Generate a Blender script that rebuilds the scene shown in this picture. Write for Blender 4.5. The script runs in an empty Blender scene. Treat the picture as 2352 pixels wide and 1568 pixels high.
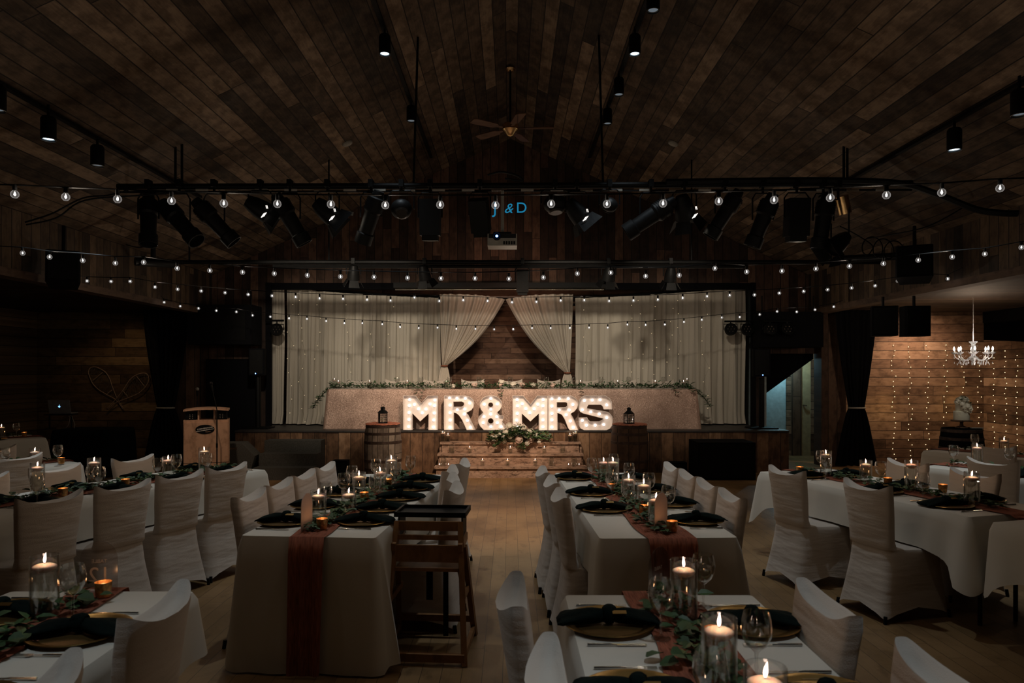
import bpy, math, random
from mathutils import Vector, Matrix
PI = math.pi
sc = bpy.context.scene
COL = sc.collection
WB, WC, WCAN, WS, WA, EXPO = 2.5, 125.0, .22, 185.0, 100.0, 0.0   # lamp powers
F, CX, HY, H = 1650.0, 1172.0, 855.0, 1.68

def R(d): return math.radians(d)
def at(px, py, Y):
    k = F / Y
    return Vector(((px - CX) / k, Y, H - (py - HY) / k))
def lerp(a, b, t): return a + (b - a) * t

# ------------------------------------------------------------------ mesh builder
class MB:
    def __init__(s): s.v = []; s.f = []
    def quadstrip(s, rings, close=True):
        b = len(s.v); n = len(rings[0])
        for r in rings: s.v.extend([tuple(p) for p in r])
        for i in range(len(rings) - 1):
            for j in range(n if close else n - 1):
                a = b + i * n + j; c = b + i * n + (j + 1) % n
                s.f.append((a, c, c + n, a + n))
        return b
    def cap(s, ring, flip=False):
        b = len(s.v); s.v.extend([tuple(p) for p in ring])
        idx = list(range(b, b + len(ring)))
        s.f.append(tuple(reversed(idx)) if flip else tuple(idx))
    def box(s, c, d, m=None):
        x, y, z = [q / 2 for q in d]
        b = len(s.v)
        for p in ((-x,-y,-z),(x,-y,-z),(x,y,-z),(-x,y,-z),(-x,-y,z),(x,-y,z),(x,y,z),(-x,y,z)):
            q = Vector(p)
            if m is not None: q = m @ q
            s.v.append(tuple(q + Vector(c)))
        for f in ((0,3,2,1),(4,5,6,7),(0,1,5,4),(1,2,6,5),(2,3,7,6),(3,0,4,7)):
            s.f.append(tuple(b + i for i in f))
        return s
    def b2(s, lo, hi):
        return s.box([(a + b) / 2 for a, b in zip(lo, hi)], [abs(b - a) for a, b in zip(lo, hi)])
    def tube(s, pts, r, n=8, caps=True):
        pts = [Vector(p) for p in pts]
        rr = r if isinstance(r, (list, tuple)) else [r] * len(pts)
        rings = []; up = None
        for i, p in enumerate(pts):
            d = (pts[min(i + 1, len(pts) - 1)] - pts[max(i - 1, 0)])
            if d.length < 1e-9: d = Vector((0, 0, 1))
            d.normalize()
            if up is None:
                up = Vector((0, 0, 1)) if abs(d.z) < .9 else Vector((1, 0, 0))
            a = d.cross(up).normalized(); up = a.cross(d).normalized()
            rings.append([p + (a * math.cos(2*PI*j/n) + up * math.sin(2*PI*j/n)) * rr[i] for j in range(n)])
        s.quadstrip(rings)
        if caps:
            s.cap(rings[0]); s.cap(rings[-1], True)
        return s
    def lathe(s, prof, n=24, c=(0, 0, 0), m=None):
        rings = []
        for r, z in prof:
            ring = []
            for j in range(n):
                q = Vector((r * math.cos(2*PI*j/n), r * math.sin(2*PI*j/n), z))
                if m is not None: q = m @ q
                ring.append(q + Vector(c))
            rings.append(ring)
        s.quadstrip(rings)
        return s
    def prism(s, poly, y0, y1, holes=None):
        """poly (x,z) extruded from y0 to y1"""
        a = [(x, y0, z) for x, z in poly]; b = [(x, y1, z) for x, z in poly]
        s.quadstrip([a, b]); s.cap(a); s.cap(b, True)
        return s
    def sheet(s, rows):
        s.quadstrip(rows, close=False); return s
    def sphere(s, c, r, n=12, m=6, sc_=(1, 1, 1)):
        prof = [(max(1e-4, math.sin(PI*i/m)), -math.cos(PI*i/m)) for i in range(m + 1)]
        rings = [[Vector(c) + Vector((p*r*sc_[0]*math.cos(2*PI*j/n), p*r*sc_[1]*math.sin(2*PI*j/n), z*r*sc_[2])) for j in range(n)] for p, z in prof]
        s.quadstrip(rings); return s
    def build(s, name, mat, parent=None, smooth=False, loc=None, rot=None, edge=None):
        me = bpy.data.meshes.new(name)
        me.from_pydata(s.v, [], s.f)
        me.validate(verbose=False)
        if smooth:
            import bmesh
            bm = bmesh.new(); bm.from_mesh(me)
            bmesh.ops.remove_doubles(bm, verts=bm.verts, dist=1e-5)
            bmesh.ops.recalc_face_normals(bm, faces=bm.faces)
            ang = R(smooth if smooth is not True else 40)
            for fc in bm.faces: fc.smooth = True
            for e in bm.edges:
                if len(e.link_faces) == 2 and e.calc_face_angle(0) > ang: e.smooth = False
            bm.to_mesh(me); bm.free()
        me.materials.append(mat)
        o = bpy.data.objects.new(name, me); COL.objects.link(o)
        if parent: o.parent = parent
        if loc is not None: o.location = loc
        if rot is not None: o.rotation_euler = rot
        return o

def tag(o, label=None, cat=None, group=None, kind=None):
    if label: o['label'] = label
    if cat: o['category'] = cat
    if group: o['group'] = group
    if kind: o['kind'] = kind
    return o
def thing(name, loc=(0, 0, 0), rz=0, label=None, cat=None, group=None):
    o = bpy.data.objects.new(name, None); COL.objects.link(o)
    o.empty_display_size = .1
    o.location = loc; o.rotation_euler = (0, 0, rz)
    return tag(o, label, cat, group)
def struct(o, label=None, cat=None):
    o['kind'] = 'structure'
    if label: o['label'] = label
    if cat: o['category'] = cat
    return o
def copy_tree(o, parent=None):
    c = o.copy(); COL.objects.link(c); c.parent = parent
    for ch in o.children: copy_tree(ch, c)
    return c
PROTO = {}
def place(proto, loc, rz, label, group=None, tilt=None, scale=None):
    """first call uses the prototype itself, later ones copy it with its parts"""
    o, used = PROTO[proto]
    if used: o = copy_tree(o)
    else: PROTO[proto] = (o, True)
    o.location = loc; o.rotation_euler = (0, 0, rz) if tilt is None else tilt
    if scale: o.scale = scale
    o['label'] = label
    if group: o['group'] = group
    return o
ORD = ['first','second','third','fourth','fifth','sixth','seventh','eighth','ninth','tenth','eleventh','twelfth','thirteenth','fourteenth','fifteenth','sixteenth','seventeenth','eighteenth','nineteenth','twentieth']

# ------------------------------------------------------------------ materials
def new_mat(name):
    m = bpy.data.materials.new(name); m.use_nodes = True
    nt = m.node_tree; nt.nodes.clear()
    out = nt.nodes.new('ShaderNodeOutputMaterial')
    return m, nt, out
def N(nt, t, **kw):
    n = nt.nodes.new(t)
    for k, v in kw.items():
        if k == 'op': n.operation = v
        elif k == 'inp':
            for a, b in v.items(): n.inputs[a].default_value = b
        else: setattr(n, k, v)
    return n
def L(nt, a, b): nt.links.new(a, b)
def math_(nt, op, a, b=None, c=None):
    n = nt.nodes.new('ShaderNodeMath'); n.operation = op
    for i, x in enumerate((a, b, c)):
        if x is None: continue
        if hasattr(x, 'default_value') or hasattr(x, 'is_linked'): nt.links.new(x, n.inputs[i])
        else: n.inputs[i].default_value = x
    return n.outputs[0]
def ramp(nt, fac, stops):
    n = nt.nodes.new('ShaderNodeValToRGB')
    e = n.color_ramp.elements
    while len(e) < len(stops): e.new(.5)
    for el, (p, c) in zip(e, stops):
        el.position = p; el.color = (*c, 1)
    nt.links.new(fac, n.inputs[0]); return n.outputs[0]
def mixc(nt, fac, a, b, bt='MIX'):
    n = nt.nodes.new('ShaderNodeMix'); n.data_type = 'RGBA'; n.blend_type = bt
    for k, x in ((0, fac), (6, a), (7, b)):
        if hasattr(x, 'is_linked'): nt.links.new(x, n.inputs[k])
        else: n.inputs[k].default_value = x if k == 0 else (*x, 1)
    return n.outputs[2]
def principled(nt, out, color, rough=.6, metal=0, spec=.5, bump=None, bstr=.3, bdist=.01, sheen=0, trans=None, emis=None, estr=0, alpha=None):
    p = nt.nodes.new('ShaderNodeBsdfPrincipled')
    if hasattr(color, 'is_linked'): nt.links.new(color, p.inputs['Base Color'])
    else: p.inputs['Base Color'].default_value = (*color, 1)
    if hasattr(rough, 'is_linked'): nt.links.new(rough, p.inputs['Roughness'])
    else: p.inputs['Roughness'].default_value = rough
    p.inputs['Metallic'].default_value = metal
    p.inputs['Specular IOR Level'].default_value = spec
    if sheen: p.inputs['Sheen Weight'].default_value = sheen
    if emis:
        p.inputs['Emission Color'].default_value = (*emis, 1); p.inputs['Emission Strength'].default_value = estr
    if bump is not None:
        b = nt.nodes.new('ShaderNodeBump'); b.inputs['Strength'].default_value = bstr; b.inputs['Distance'].default_value = bdist
        nt.links.new(bump, b.inputs['Height']); nt.links.new(b.outputs[0], p.inputs['Normal'])
    nt.links.new(p.outputs[0], out.inputs[0])
    return p
def noise(nt, vec, scale, detail=4, rough=.55, dist=0):
    n = nt.nodes.new('ShaderNodeTexNoise'); n.inputs['Scale'].default_value = scale
    n.inputs['Detail'].default_value = detail; n.inputs['Roughness'].default_value = rough
    n.inputs['Distortion'].default_value = dist
    if vec is not None: nt.links.new(vec, n.inputs['Vector'])
    return n.outputs[0]
def objco(nt, scale=(1, 1, 1)):
    t = nt.nodes.new('ShaderNodeTexCoord'); m = nt.nodes.new('ShaderNodeMapping')
    m.inputs['Scale'].default_value = scale
    nt.links.new(t.outputs['Object'], m.inputs['Vector']); return m.outputs[0]

def simple(name, col, rough=.6, metal=0, var=.15, scale=12, spec=.5, bstr=.15, sheen=0, stretch=(1, 1, 1), bdist=.01):
    m, nt, out = new_mat(name)
    v = objco(nt, stretch)
    n = noise(nt, v, scale)
    c = ramp(nt, n, [(.3, tuple(x * (1 - var) for x in col)), (.7, tuple(min(1, x * (1 + var)) for x in col))])
    principled(nt, out, c, rough, metal, spec, n, bstr, bdist, sheen)
    return m

def planks(name, across, along, width, length, stops, rough=.75, gap=.02, seed=0., grain=1., off=0., bstr=.5, spec=.3, gapcol=(.004, .003, .002), knots=.35, endgap=.004, blotch=0):
    """boards of random tone running along one axis; across / along are unit vectors in object space"""
    m, nt, out = new_mat(name)
    t = N(nt, 'ShaderNodeTexCoord')
    def dot(v):
        n = N(nt, 'ShaderNodeVectorMath', op='DOT_PRODUCT'); L(nt, t.outputs['Object'], n.inputs[0]); n.inputs[1].default_value = v
        return n.outputs['Value']
    u = math_(nt, 'ADD', math_(nt, 'DIVIDE', dot(across), width), 1000.37 + off)
    ui = math_(nt, 'FLOOR', u); uf = math_(nt, 'FRACT', u)
    w1 = N(nt, 'ShaderNodeTexWhiteNoise'); w1.noise_dimensions = '1D'; L(nt, math_(nt, 'ADD', ui, seed), w1.inputs['W'])
    vv = math_(nt, 'ADD', math_(nt, 'DIVIDE', dot(along), length), math_(nt, 'MULTIPLY', w1.outputs['Value'], 7.3))
    vi = math_(nt, 'FLOOR', vv); vf = math_(nt, 'FRACT', vv)
    cmb = N(nt, 'ShaderNodeCombineXYZ'); L(nt, ui, cmb.inputs[0]); L(nt, vi, cmb.inputs[1]); cmb.inputs[2].default_value = seed
    w2 = N(nt, 'ShaderNodeTexWhiteNoise'); w2.noise_dimensions = '3D'; L(nt, cmb.outputs[0], w2.inputs['Vector'])
    tone = w2.outputs['Value']
    g = N(nt, 'ShaderNodeCombineXYZ')
    L(nt, math_(nt, 'MULTIPLY', u, 3.2), g.inputs[0]); L(nt, math_(nt, 'MULTIPLY', vv, length * 1.3), g.inputs[1]); L(nt, math_(nt, 'MULTIPLY', tone, 40), g.inputs[2])
    gr = noise(nt, g.outputs[0], 3.0 * grain, 6, .65, .6)
    g2 = N(nt, 'ShaderNodeCombineXYZ')
    L(nt, math_(nt, 'MULTIPLY', u, width * 9), g2.inputs[0]); L(nt, math_(nt, 'MULTIPLY', vv, length * 5), g2.inputs[1]); L(nt, math_(nt, 'MULTIPLY', tone, 13), g2.inputs[2])
    st = noise(nt, g2.outputs[0], 1.0, 4, .6)
    val = math_(nt, 'ADD', math_(nt, 'MULTIPLY', tone, .62), math_(nt, 'ADD', math_(nt, 'MULTIPLY', math_(nt, 'SUBTRACT', gr, .5), .55), math_(nt, 'MULTIPLY', st, .38)))
    col = ramp(nt, val, stops)
    dark = ramp(nt, st, [(.0, (.25, .22, .2)), (knots, (.6, .58, .55)), (knots + .15, (1, 1, 1))])
    col = mixc(nt, .8, col, dark, 'MULTIPLY')
    if blotch:
        bn = noise(nt, t.outputs['Object'], 1.1, 5, .62, .4)
        col = mixc(nt, blotch, col, ramp(nt, bn, [(.33, (.42, .38, .34)), (.55, (1, 1, 1))]), 'MULTIPLY')
    ge = math_(nt, 'MINIMUM', uf, math_(nt, 'SUBTRACT', 1, uf))
    gm = math_(nt, 'LESS_THAN', ge, gap)
    ee = math_(nt, 'MINIMUM', vf, math_(nt, 'SUBTRACT', 1, vf))
    em = math_(nt, 'LESS_THAN', ee, endgap / length)
    gg = math_(nt, 'MAXIMUM', gm, em)
    col = mixc(nt, math_(nt, 'MULTIPLY', gg, .9), col, gapcol)
    hgt = math_(nt, 'SUBTRACT', math_(nt, 'ADD', math_(nt, 'MULTIPLY', gr, .35), math_(nt, 'MULTIPLY', tone, .35)), gg)
    principled(nt, out, col, rough, 0, spec, hgt, bstr, .006)
    return m

def glassy(name, tint=(.985, .99, .985), refl=1.0, rough=.02, base=.04):
    """thin clear glass: transparent with a Fresnel reflection"""
    m, nt, out = new_mat(name)
    tr = N(nt, 'ShaderNodeBsdfTransparent'); tr.inputs[0].default_value = (*tint, 1)
    gl = N(nt, 'ShaderNodeBsdfGlossy'); gl.inputs[0].default_value = (refl, refl, refl, 1); gl.inputs['Roughness'].default_value = rough
    lw = N(nt, 'ShaderNodeLayerWeight'); lw.inputs[0].default_value = .35
    fac = math_(nt, 'ADD', math_(nt, 'MULTIPLY', math_(nt, 'POWER', lw.outputs['Facing'], 1.7), .9), base)
    mx = N(nt, 'ShaderNodeMixShader'); L(nt, fac, mx.inputs[0]); L(nt, tr.outputs[0], mx.inputs[1]); L(nt, gl.outputs[0], mx.inputs[2])
    L(nt, mx.outputs[0], out.inputs[0]); return m
def glow_glass(name):
    m, nt, out = new_mat(name)
    tr = N(nt, 'ShaderNodeBsdfTransparent'); gl = N(nt, 'ShaderNodeBsdfGlossy'); gl.inputs['Roughness'].default_value = .05
    e = N(nt, 'ShaderNodeEmission'); e.inputs[0].default_value = (1, .93, .88, 1); e.inputs[1].default_value = .55
    lw = N(nt, 'ShaderNodeLayerWeight'); lw.inputs[0].default_value = .35
    mx = N(nt, 'ShaderNodeMixShader'); L(nt, math_(nt, 'ADD', math_(nt, 'MULTIPLY', math_(nt, 'POWER', lw.outputs['Facing'], 2.0), .7), .06), mx.inputs[0]); L(nt, tr.outputs[0], mx.inputs[1]); L(nt, e.outputs[0], mx.inputs[2])
    m2 = N(nt, 'ShaderNodeMixShader'); m2.inputs[0].default_value = .06; L(nt, mx.outputs[0], m2.inputs[1]); L(nt, gl.outputs[0], m2.inputs[2])
    L(nt, m2.outputs[0], out.inputs[0]); m.cycles.emission_sampling = 'NONE'; return m
def emit(name, col, strength, sample=True):
    m, nt, out = new_mat(name)
    e = N(nt, 'ShaderNodeEmission'); e.inputs[0].default_value = (*col, 1); e.inputs[1].default_value = strength
    L(nt, e.outputs[0], out.inputs[0])
    if not sample: m.cycles.emission_sampling = 'NONE'
    return m

M = {}
dk = [(.08, (.014, .0095, .006)), (.36, (.075, .05, .032)), (.62, (.14, .096, .062)), (.95, (.27, .188, .125))]
M['ceiling'] = planks('weathered_ceiling_boards', (.91, 0, 0), (0, 1, 0), .135, 3.4, dk, seed=3, gap=.035, bstr=.8, blotch=.7, knots=.42, endgap=.006)
M['wall_v'] = planks('dark_vertical_boards', (1, .0, 0), (0, 0, 1), .15, 2.6, [(.05, (.012, .006, .004)), (.4, (.038, .021, .014)), (.7, (.085, .046, .03)), (.95, (.16, .095, .063))], seed=11, gap=.04)
M['wall_vy'] = planks('knee_wall_vertical_boards', (0, 1, 0), (0, 0, 1), .16, 2.6, [(.05, (.01, .006, .004)), (.4, (.04, .025, .015)), (.7, (.085, .055, .032)), (.95, (.15, .1, .06))], seed=17, gap=.04)
M['wall_h'] = planks('horizontal_barn_boards', (0, 0, 1), (1, 0, 0), .165, 2.3, [(.05, (.03, .015, .008)), (.4, (.13, .075, .045)), (.7, (.25, .155, .095)), (.95, (.4, .27, .18))], seed=23, gap=.03)
M['wall_hy'] = planks('horizontal_barn_boards_side', (0, 0, 1), (0, 1, 0), .165, 2.3, [(.05, (.03, .015, .008)), (.4, (.13, .075, .045)), (.7, (.25, .155, .095)), (.95, (.4, .27, .18))], seed=29, gap=.03)
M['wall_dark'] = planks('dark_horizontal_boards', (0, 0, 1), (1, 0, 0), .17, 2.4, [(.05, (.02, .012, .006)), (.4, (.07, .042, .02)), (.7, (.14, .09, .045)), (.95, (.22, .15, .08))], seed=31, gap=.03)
M['stage_back'] = planks('stage_back_boards', (0, 0, 1), (1, 0, 0), .105, 1.4, [(.05, (.06, .03, .02)), (.4, (.16, .085, .055)), (.7, (.25, .14, .09)), (.95, (.36, .22, .15))], seed=37, gap=.03)
M['stage_front'] = planks('stage_front_boards', (1, 0, 0), (0, 0, 1), .2, 3.0, [(.05, (.05, .026, .014)), (.4, (.16, .085, .046)), (.7, (.26, .145, .08)), (.95, (.36, .23, .14))], knots=.42, seed=43, gap=.02, bstr=.7)
M['floor'] = planks('worn_hardwood_floor', (1, 0, 0), (0, 1, 0), .114, 1.1, [(.0, (.2, .115, .046)), (.35, (.25, .147, .062)), (.75, (.285, .17, .076)), (.98, (.33, .2, .095))], rough=.42, seed=53, gap=.014, grain=1.6, blotch=.85, endgap=.0015, bstr=.2, spec=.35, gapcol=(.03, .018, .01), knots=.28)
M['steps'] = planks('scuffed_step_lumber', (0, .7, .7), (1, 0, 0), .9, 2.6, [(.12, (.06, .03, .018)), (.38, (.3, .17, .105)), (.62, (.48, .3, .2)), (.95, (.62, .44, .32))], seed=61, gap=.0, bstr=.9, knots=.48, grain=2.)
def grungy(name, c0, c1, dark):
    m, nt, out = new_mat(name)
    a = noise(nt, objco(nt, (1, 4, 4)), 3.0, 5, .6); b = noise(nt, objco(nt, (.6, 1, 1.5)), 17, 6, .75, .1); g = noise(nt, objco(nt, (2, 20, 20)), 6, 3)
    col = ramp(nt, a, [(.3, c0), (.7, c1)])
    col = mixc(nt, .5, col, ramp(nt, g, [(.3, (.6, .55, .5)), (.7, (1, 1, 1))]), 'MULTIPLY')
    msk = ramp(nt, b, [(.36, (.85, .85, .85)), (.52, (0, 0, 0))])
    col = mixc(nt, msk, col, dark)
    principled(nt, out, col, .75, 0, .3, b, .7, .01); return m
M['steps'] = grungy('scuffed_step_lumber', (.33, .2, .135), (.62, .43, .32), (.035, .02, .013))
M['beam'] = planks('dark_beam_timber', (0, 0, 1), (0, 1, 0), .3, 4., [(.05, (.02, .012, .008)), (.5, (.07, .042, .028)), (.95, (.13, .085, .055))], seed=67, gap=.0)
M['pillar'] = planks('pillar_boards', (1, 0, 0), (0, 0, 1), .16, 3., [(.05, (.03, .017, .01)), (.5, (.09, .05, .03)), (.95, (.15, .09, .055))], seed=71, gap=.03)
M['joist'] = planks('aisle_ceiling_boards', (0, 1, 0), (1, 0, 0), .14, 3., [(.05, (.008, .005, .004)), (.5, (.032, .02, .013)), (.95, (.07, .046, .03))], seed=73, gap=.06)
M['black'] = simple('black_metal', (.004, .004, .004), .5, 0, .2, 20, spec=.12)
M['blackfab'] = simple('black_cloth', (.004, .004, .005), .95, 0, .3, 40, spec=.1)
M['blackmat'] = simple('black_carpeted_plywood', (.085, .082, .072), .9, 0, .25, 60, spec=.2)
M['stagefloor'] = simple('black_stage_deck', (.03, .026, .024), .5, 0, .3, 6)
M['silver'] = simple('bright_metal', (.65, .64, .6), .25, 1, .1, 10)
M['gold'] = simple('aged_gold', (.5, .32, .11), .3, 1, .1, 14)
M['goldrim'] = simple('gold_charger_centre', (.17, .1, .035), .5, .8, .2, 9)
M['napkin'] = simple('dark_green_napkin', (.004, .0085, .0075), .95, 0, .3, 30, spec=.06, bstr=.5)
def fabric(name, col, wr=(1, 1, 5), ws=2.2, bs=.35):
    m, nt, out = new_mat(name)
    n = noise(nt, objco(nt, wr), ws, 3, .5)
    w = noise(nt, objco(nt), 260, 2)
    h = math_(nt, 'ADD', n, math_(nt, 'MULTIPLY', w, .05))
    c = ramp(nt, n, [(.3, tuple(x * .93 for x in col)), (.7, col)])
    principled(nt, out, c, .85, 0, .25, h, bs, .03, .15)
    return m
M['cover'] = fabric('white_stretch_chair_fabric', (.58, .51, .44), (.9, .9, 4.2), 1.9, .75)
M['linen'] = fabric('white_table_linen', (.64, .6, .52), (1, 1, 1), 2.0, .2)
M['curtain'] = fabric('ivory_sheer_curtain', (.5, .46, .39), (1, 1, .3), 2, .2)
M['curtain2'] = fabric('ivory_tied_curtain', (.55, .5, .43), (1, 1, .3), 2, .2)
M['rust'] = simple('rust_chiffon', (.27, .09, .052), .9, 0, .4, 22, spec=.15, bstr=.6, stretch=(6, .6, .6))
M['rustlace'] = simple('rust_burlap_runner', (.5, .17, .1), .9, 0, .4, 60, bstr=1)
def sequin():
    m, nt, out = new_mat('rose_gold_sequins')
    v = objco(nt)
    vo = N(nt, 'ShaderNodeTexVoronoi'); vo.inputs['Scale'].default_value = 240; L(nt, v, vo.inputs['Vector'])
    big = noise(nt, v, 3, 3)
    p = principled(nt, out, ramp(nt, big, [(.3, (.3, .195, .15)), (.7, (.44, .3, .235))]), .45, .4, .5)
    nm = N(nt, 'ShaderNodeVectorMath', op='SUBTRACT'); L(nt, vo.outputs['Color'], nm.inputs[0]); nm.inputs[1].default_value = (.5, .5, .5)
    sc1 = N(nt, 'ShaderNodeVectorMath', op='SCALE'); L(nt, nm.outputs[0], sc1.inputs[0]); sc1.inputs['Scale'].default_value = .5
    g = N(nt, 'ShaderNodeNewGeometry')
    ad = N(nt, 'ShaderNodeVectorMath', op='ADD'); L(nt, g.outputs['Normal'], ad.inputs[0]); L(nt, sc1.outputs[0], ad.inputs[1])
    no = N(nt, 'ShaderNodeVectorMath', op='NORMALIZE'); L(nt, ad.outputs[0], no.inputs[0]); L(nt, no.outputs[0], p.inputs['Normal'])
    return m
M['sequin'] = sequin()
M['leaf'] = simple('green_leaves', (.034, .08, .022), .5, 0, .5, 9, spec=.4)
M['leaf2'] = simple('dusty_eucalyptus', (.04, .08, .028), .6, 0, .4, 9, spec=.3)
M['leafb'] = simple('fresh_green_leaves', (.1, .19, .06), .5, 0, .5, 9, spec=.4)
M['leafc'] = simple('garland_leaves', (.06, .115, .05), .5, 0, .5, 9, spec=.4)
M['stem'] = simple('garland_stem', (.05, .05, .025), .8)
M['petal'] = simple('ivory_petals', (.72, .66, .56), .7, 0, .12, 20)
M['blush'] = simple('blush_petals', (.68, .5, .42), .7, 0, .12, 20)
M['wax'] = simple('white_candle_wax', (.85, .66, .55), .5, 0, .05, 20)
M['wax'].node_tree.nodes['Principled BSDF'].inputs['Subsurface Weight'].default_value = .35
M['wax'].node_tree.nodes['Principled BSDF'].inputs['Subsurface Scale'].default_value = .012
M['glass'] = glassy('clear_glass', refl=1.0, base=.09)
M['water'] = glassy('vase_water', (.975, .985, .975), .8, .02, .02)
M['mercury'] = simple('amber_mercury_glass', (.5, .26, .09), .3, .6, .6, 60)
M['flame'] = emit('candle_flame', (1, .7, .55), 6, False)
M['filament'] = emit('bulb_filament', (1, .93, .86), 25, False)
M['globe'] = glow_glass('lit_bulb_globe')
M['lamp_glint'] = emit('painted_lamp_glint', (1, .93, .85), 1.4, False)  # glow imitating lamp light caught on the barn doors
M['marquee'] = simple('white_marquee_steel', (.78, .7, .64), .5, 0, .04, 8)
M['marqueeback'] = simple('white_marquee_face', (.8, .72, .66), .55, 0, .04, 8)
M['mbulb'] = emit('marquee_bulb', (1, .86, .78), 3.3)
M['blueled'] = emit('blue_indicator', (.1, .3, 1), 12, False)
M['led'] = emit('warm_fairy_light', (1, .74, .4), 2.6, False)
M['ledc'] = emit('dim_fairy_light', (1, .78, .45), 1.0, False)
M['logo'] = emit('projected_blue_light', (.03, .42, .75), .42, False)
M['laptoplogo'] = emit('backlit_laptop_mark', (.25, .6, 1), 1.6, False)
M['cangl'] = emit('can_lamp_face', (.75, .88, 1), .15, False)
M['canon'] = emit('lit_can_lamp', (.6, .8, 1), 4, False)
M['stagelamp'] = emit('lit_stage_lens', (1, .88, .7), 6, False)
M['chandbulb'] = emit('chandelier_flame_bulb', (1, .9, .8), 25)
M['crystal'] = simple('cut_crystal', (.9, .9, .9), .12, .0, .05, 20, spec=1)
_p = M['crystal'].node_tree.nodes['Principled BSDF']; _p.inputs['Transmission Weight'].default_value = .0; _p.inputs['Emission Color'].default_value = (1, .92, .85, 1); _p.inputs['Emission Strength'].default_value = 0
M['maple'] = planks('lectern_maple_veneer', (1, 0, 0), (0, 0, 1), 1.2, 3, [(.1, (.5, .3, .19)), (.9, (.6, .37, .25))], rough=.45, gap=0, bstr=.05, seed=5)
M['hcwood'] = planks('high_chair_beech', (1, 0, 0), (0, 0, 1), 1.2, 3, [(.1, (.2, .095, .035)), (.9, (.3, .15, .06))], rough=.45, gap=0, bstr=.1, seed=9)
M['snow'] = simple('pale_bent_ash', (.26, .18, .13), .7)
M['barrel'] = planks('grey_oak_staves', (1, 0, 0), (0, 0, 1), .085, 3, [(.05, (.08, .06, .045)), (.5, (.24, .19, .15)), (.95, (.36, .3, .24))], seed=77, gap=.05)
M['hoop'] = simple('rusty_hoop', (.07, .045, .035), .6, .5, .4, 20)
M['white'] = simple('white_plastic', (.24, .23, .2), .5)
M['cream'] = simple('white_cake_icing', (.75, .72, .6), .6, 0, .08, 25, bstr=.5)
M['cyanwall'] = simple('painted_hall_wall', (.45, .55, .56), .8)
M['tan'] = simple('tan_hall_door', (.4, .31, .17), .6)
M['frost'] = glassy('clear_blush_acrylic', (.9, .86, .84), .5, .2, .05)
M['acrylic'] = simple('blush_acrylic', (.62, .46, .4), .35, 0, .05)
M['whitetxt'] = simple('white_lettering', (.85, .82, .76), .6)
M['paper'] = simple('white_card', (.75, .72, .66), .8)
M['fan'] = planks('fan_blade_wood', (0, 1, 0), (1, 0, 0), .5, 2, [(.1, (.1, .05, .03)), (.9, (.18, .1, .06))], rough=.4, gap=0, seed=2)
M['brass'] = simple('polished_brass', (.6, .38, .18), .25, 1)
M['laptop'] = simple('grey_aluminium', (.22, .22, .22), .5, .2)
M['grey'] = simple('glossy_dark_plastic', (.012, .012, .012), .3, spec=.3)
# ------------------------------------------------------------------ camera
cam = bpy.data.cameras.new('camera'); co = bpy.data.objects.new('camera', cam); COL.objects.link(co)
co.location = (0, 0, H); co.rotation_euler = (R(90), 0, 0)
cam.sensor_width = 36; cam.lens = 36 * F / 2352
cam.shift_x = (1176 - CX) / 2352; cam.shift_y = (HY - 784) / 2352
cam.clip_start = .05; cam.clip_end = 80
cam.dof.use_dof = True; cam.dof.focus_distance = 9.5; cam.dof.aperture_fstop = 5.0
sc.camera = co

# ------------------------------------------------------------------ room shell
XK, YE, Y0, XO = 5.4, 13.0, -3.2, 8.8       # knee wall x, end wall y, rear y, outer wall x
ZK0, ZK1, ZR, ZA = 2.77, 3.44, 5.91, 2.80   # knee bottom, knee top, ridge, aisle ceiling
YW = 13.35                                   # side aisle end wall
m = MB(); m.b2((-XO - .1, Y0 - .1, -.1), (XO + .1, 17.2, 0)); struct(m.build('floor', M['floor']))
# vaulted ceiling: two sloping slabs in one shell
m = MB()
for s in (-1, 1):
    rows = []
    for y in (Y0, YE + .05):
        rows.append([(0, y, ZR), (s * XK, y, ZK1)])
    a, b = rows
    poly = [(0, ZR), (s * (XK + .02), ZK1), (s * (XK + .02), ZK1 + .15), (0, ZR + .15)]
    m.prism(poly, Y0, YE + .1)
struct(m.build('ceiling', M['ceiling']))
# side aisle ceilings
m = MB()
for s in (-1, 1):
    x0, x1 = sorted((s * (XK + .12), s * (XO + .1)))
    m.b2((x0, Y0, ZA), (x1, YW + .1, ZA + .1))
struct(m.build('ceiling', M['joist']))
# knee walls
for s, nm in ((-1, 'wall_left_upper'), (1, 'wall_right_upper')):
    m = MB(); x0, x1 = sorted((s * XK, s * (XK + .12)))
    m.b2((x0, Y0, ZK0), (x1, YE, ZK1 + .1)); struct(m.build(nm, M['wall_vy']))
    m = MB(); x0, x1 = sorted((s * (XK - .03), s * (XK + .16)))
    m.b2((x0, Y0, ZK0 - .06), (x1, YE, ZK0 + .03)); struct(m.build('trim_1' if s < 0 else 'trim_2', M['beam']))
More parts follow.
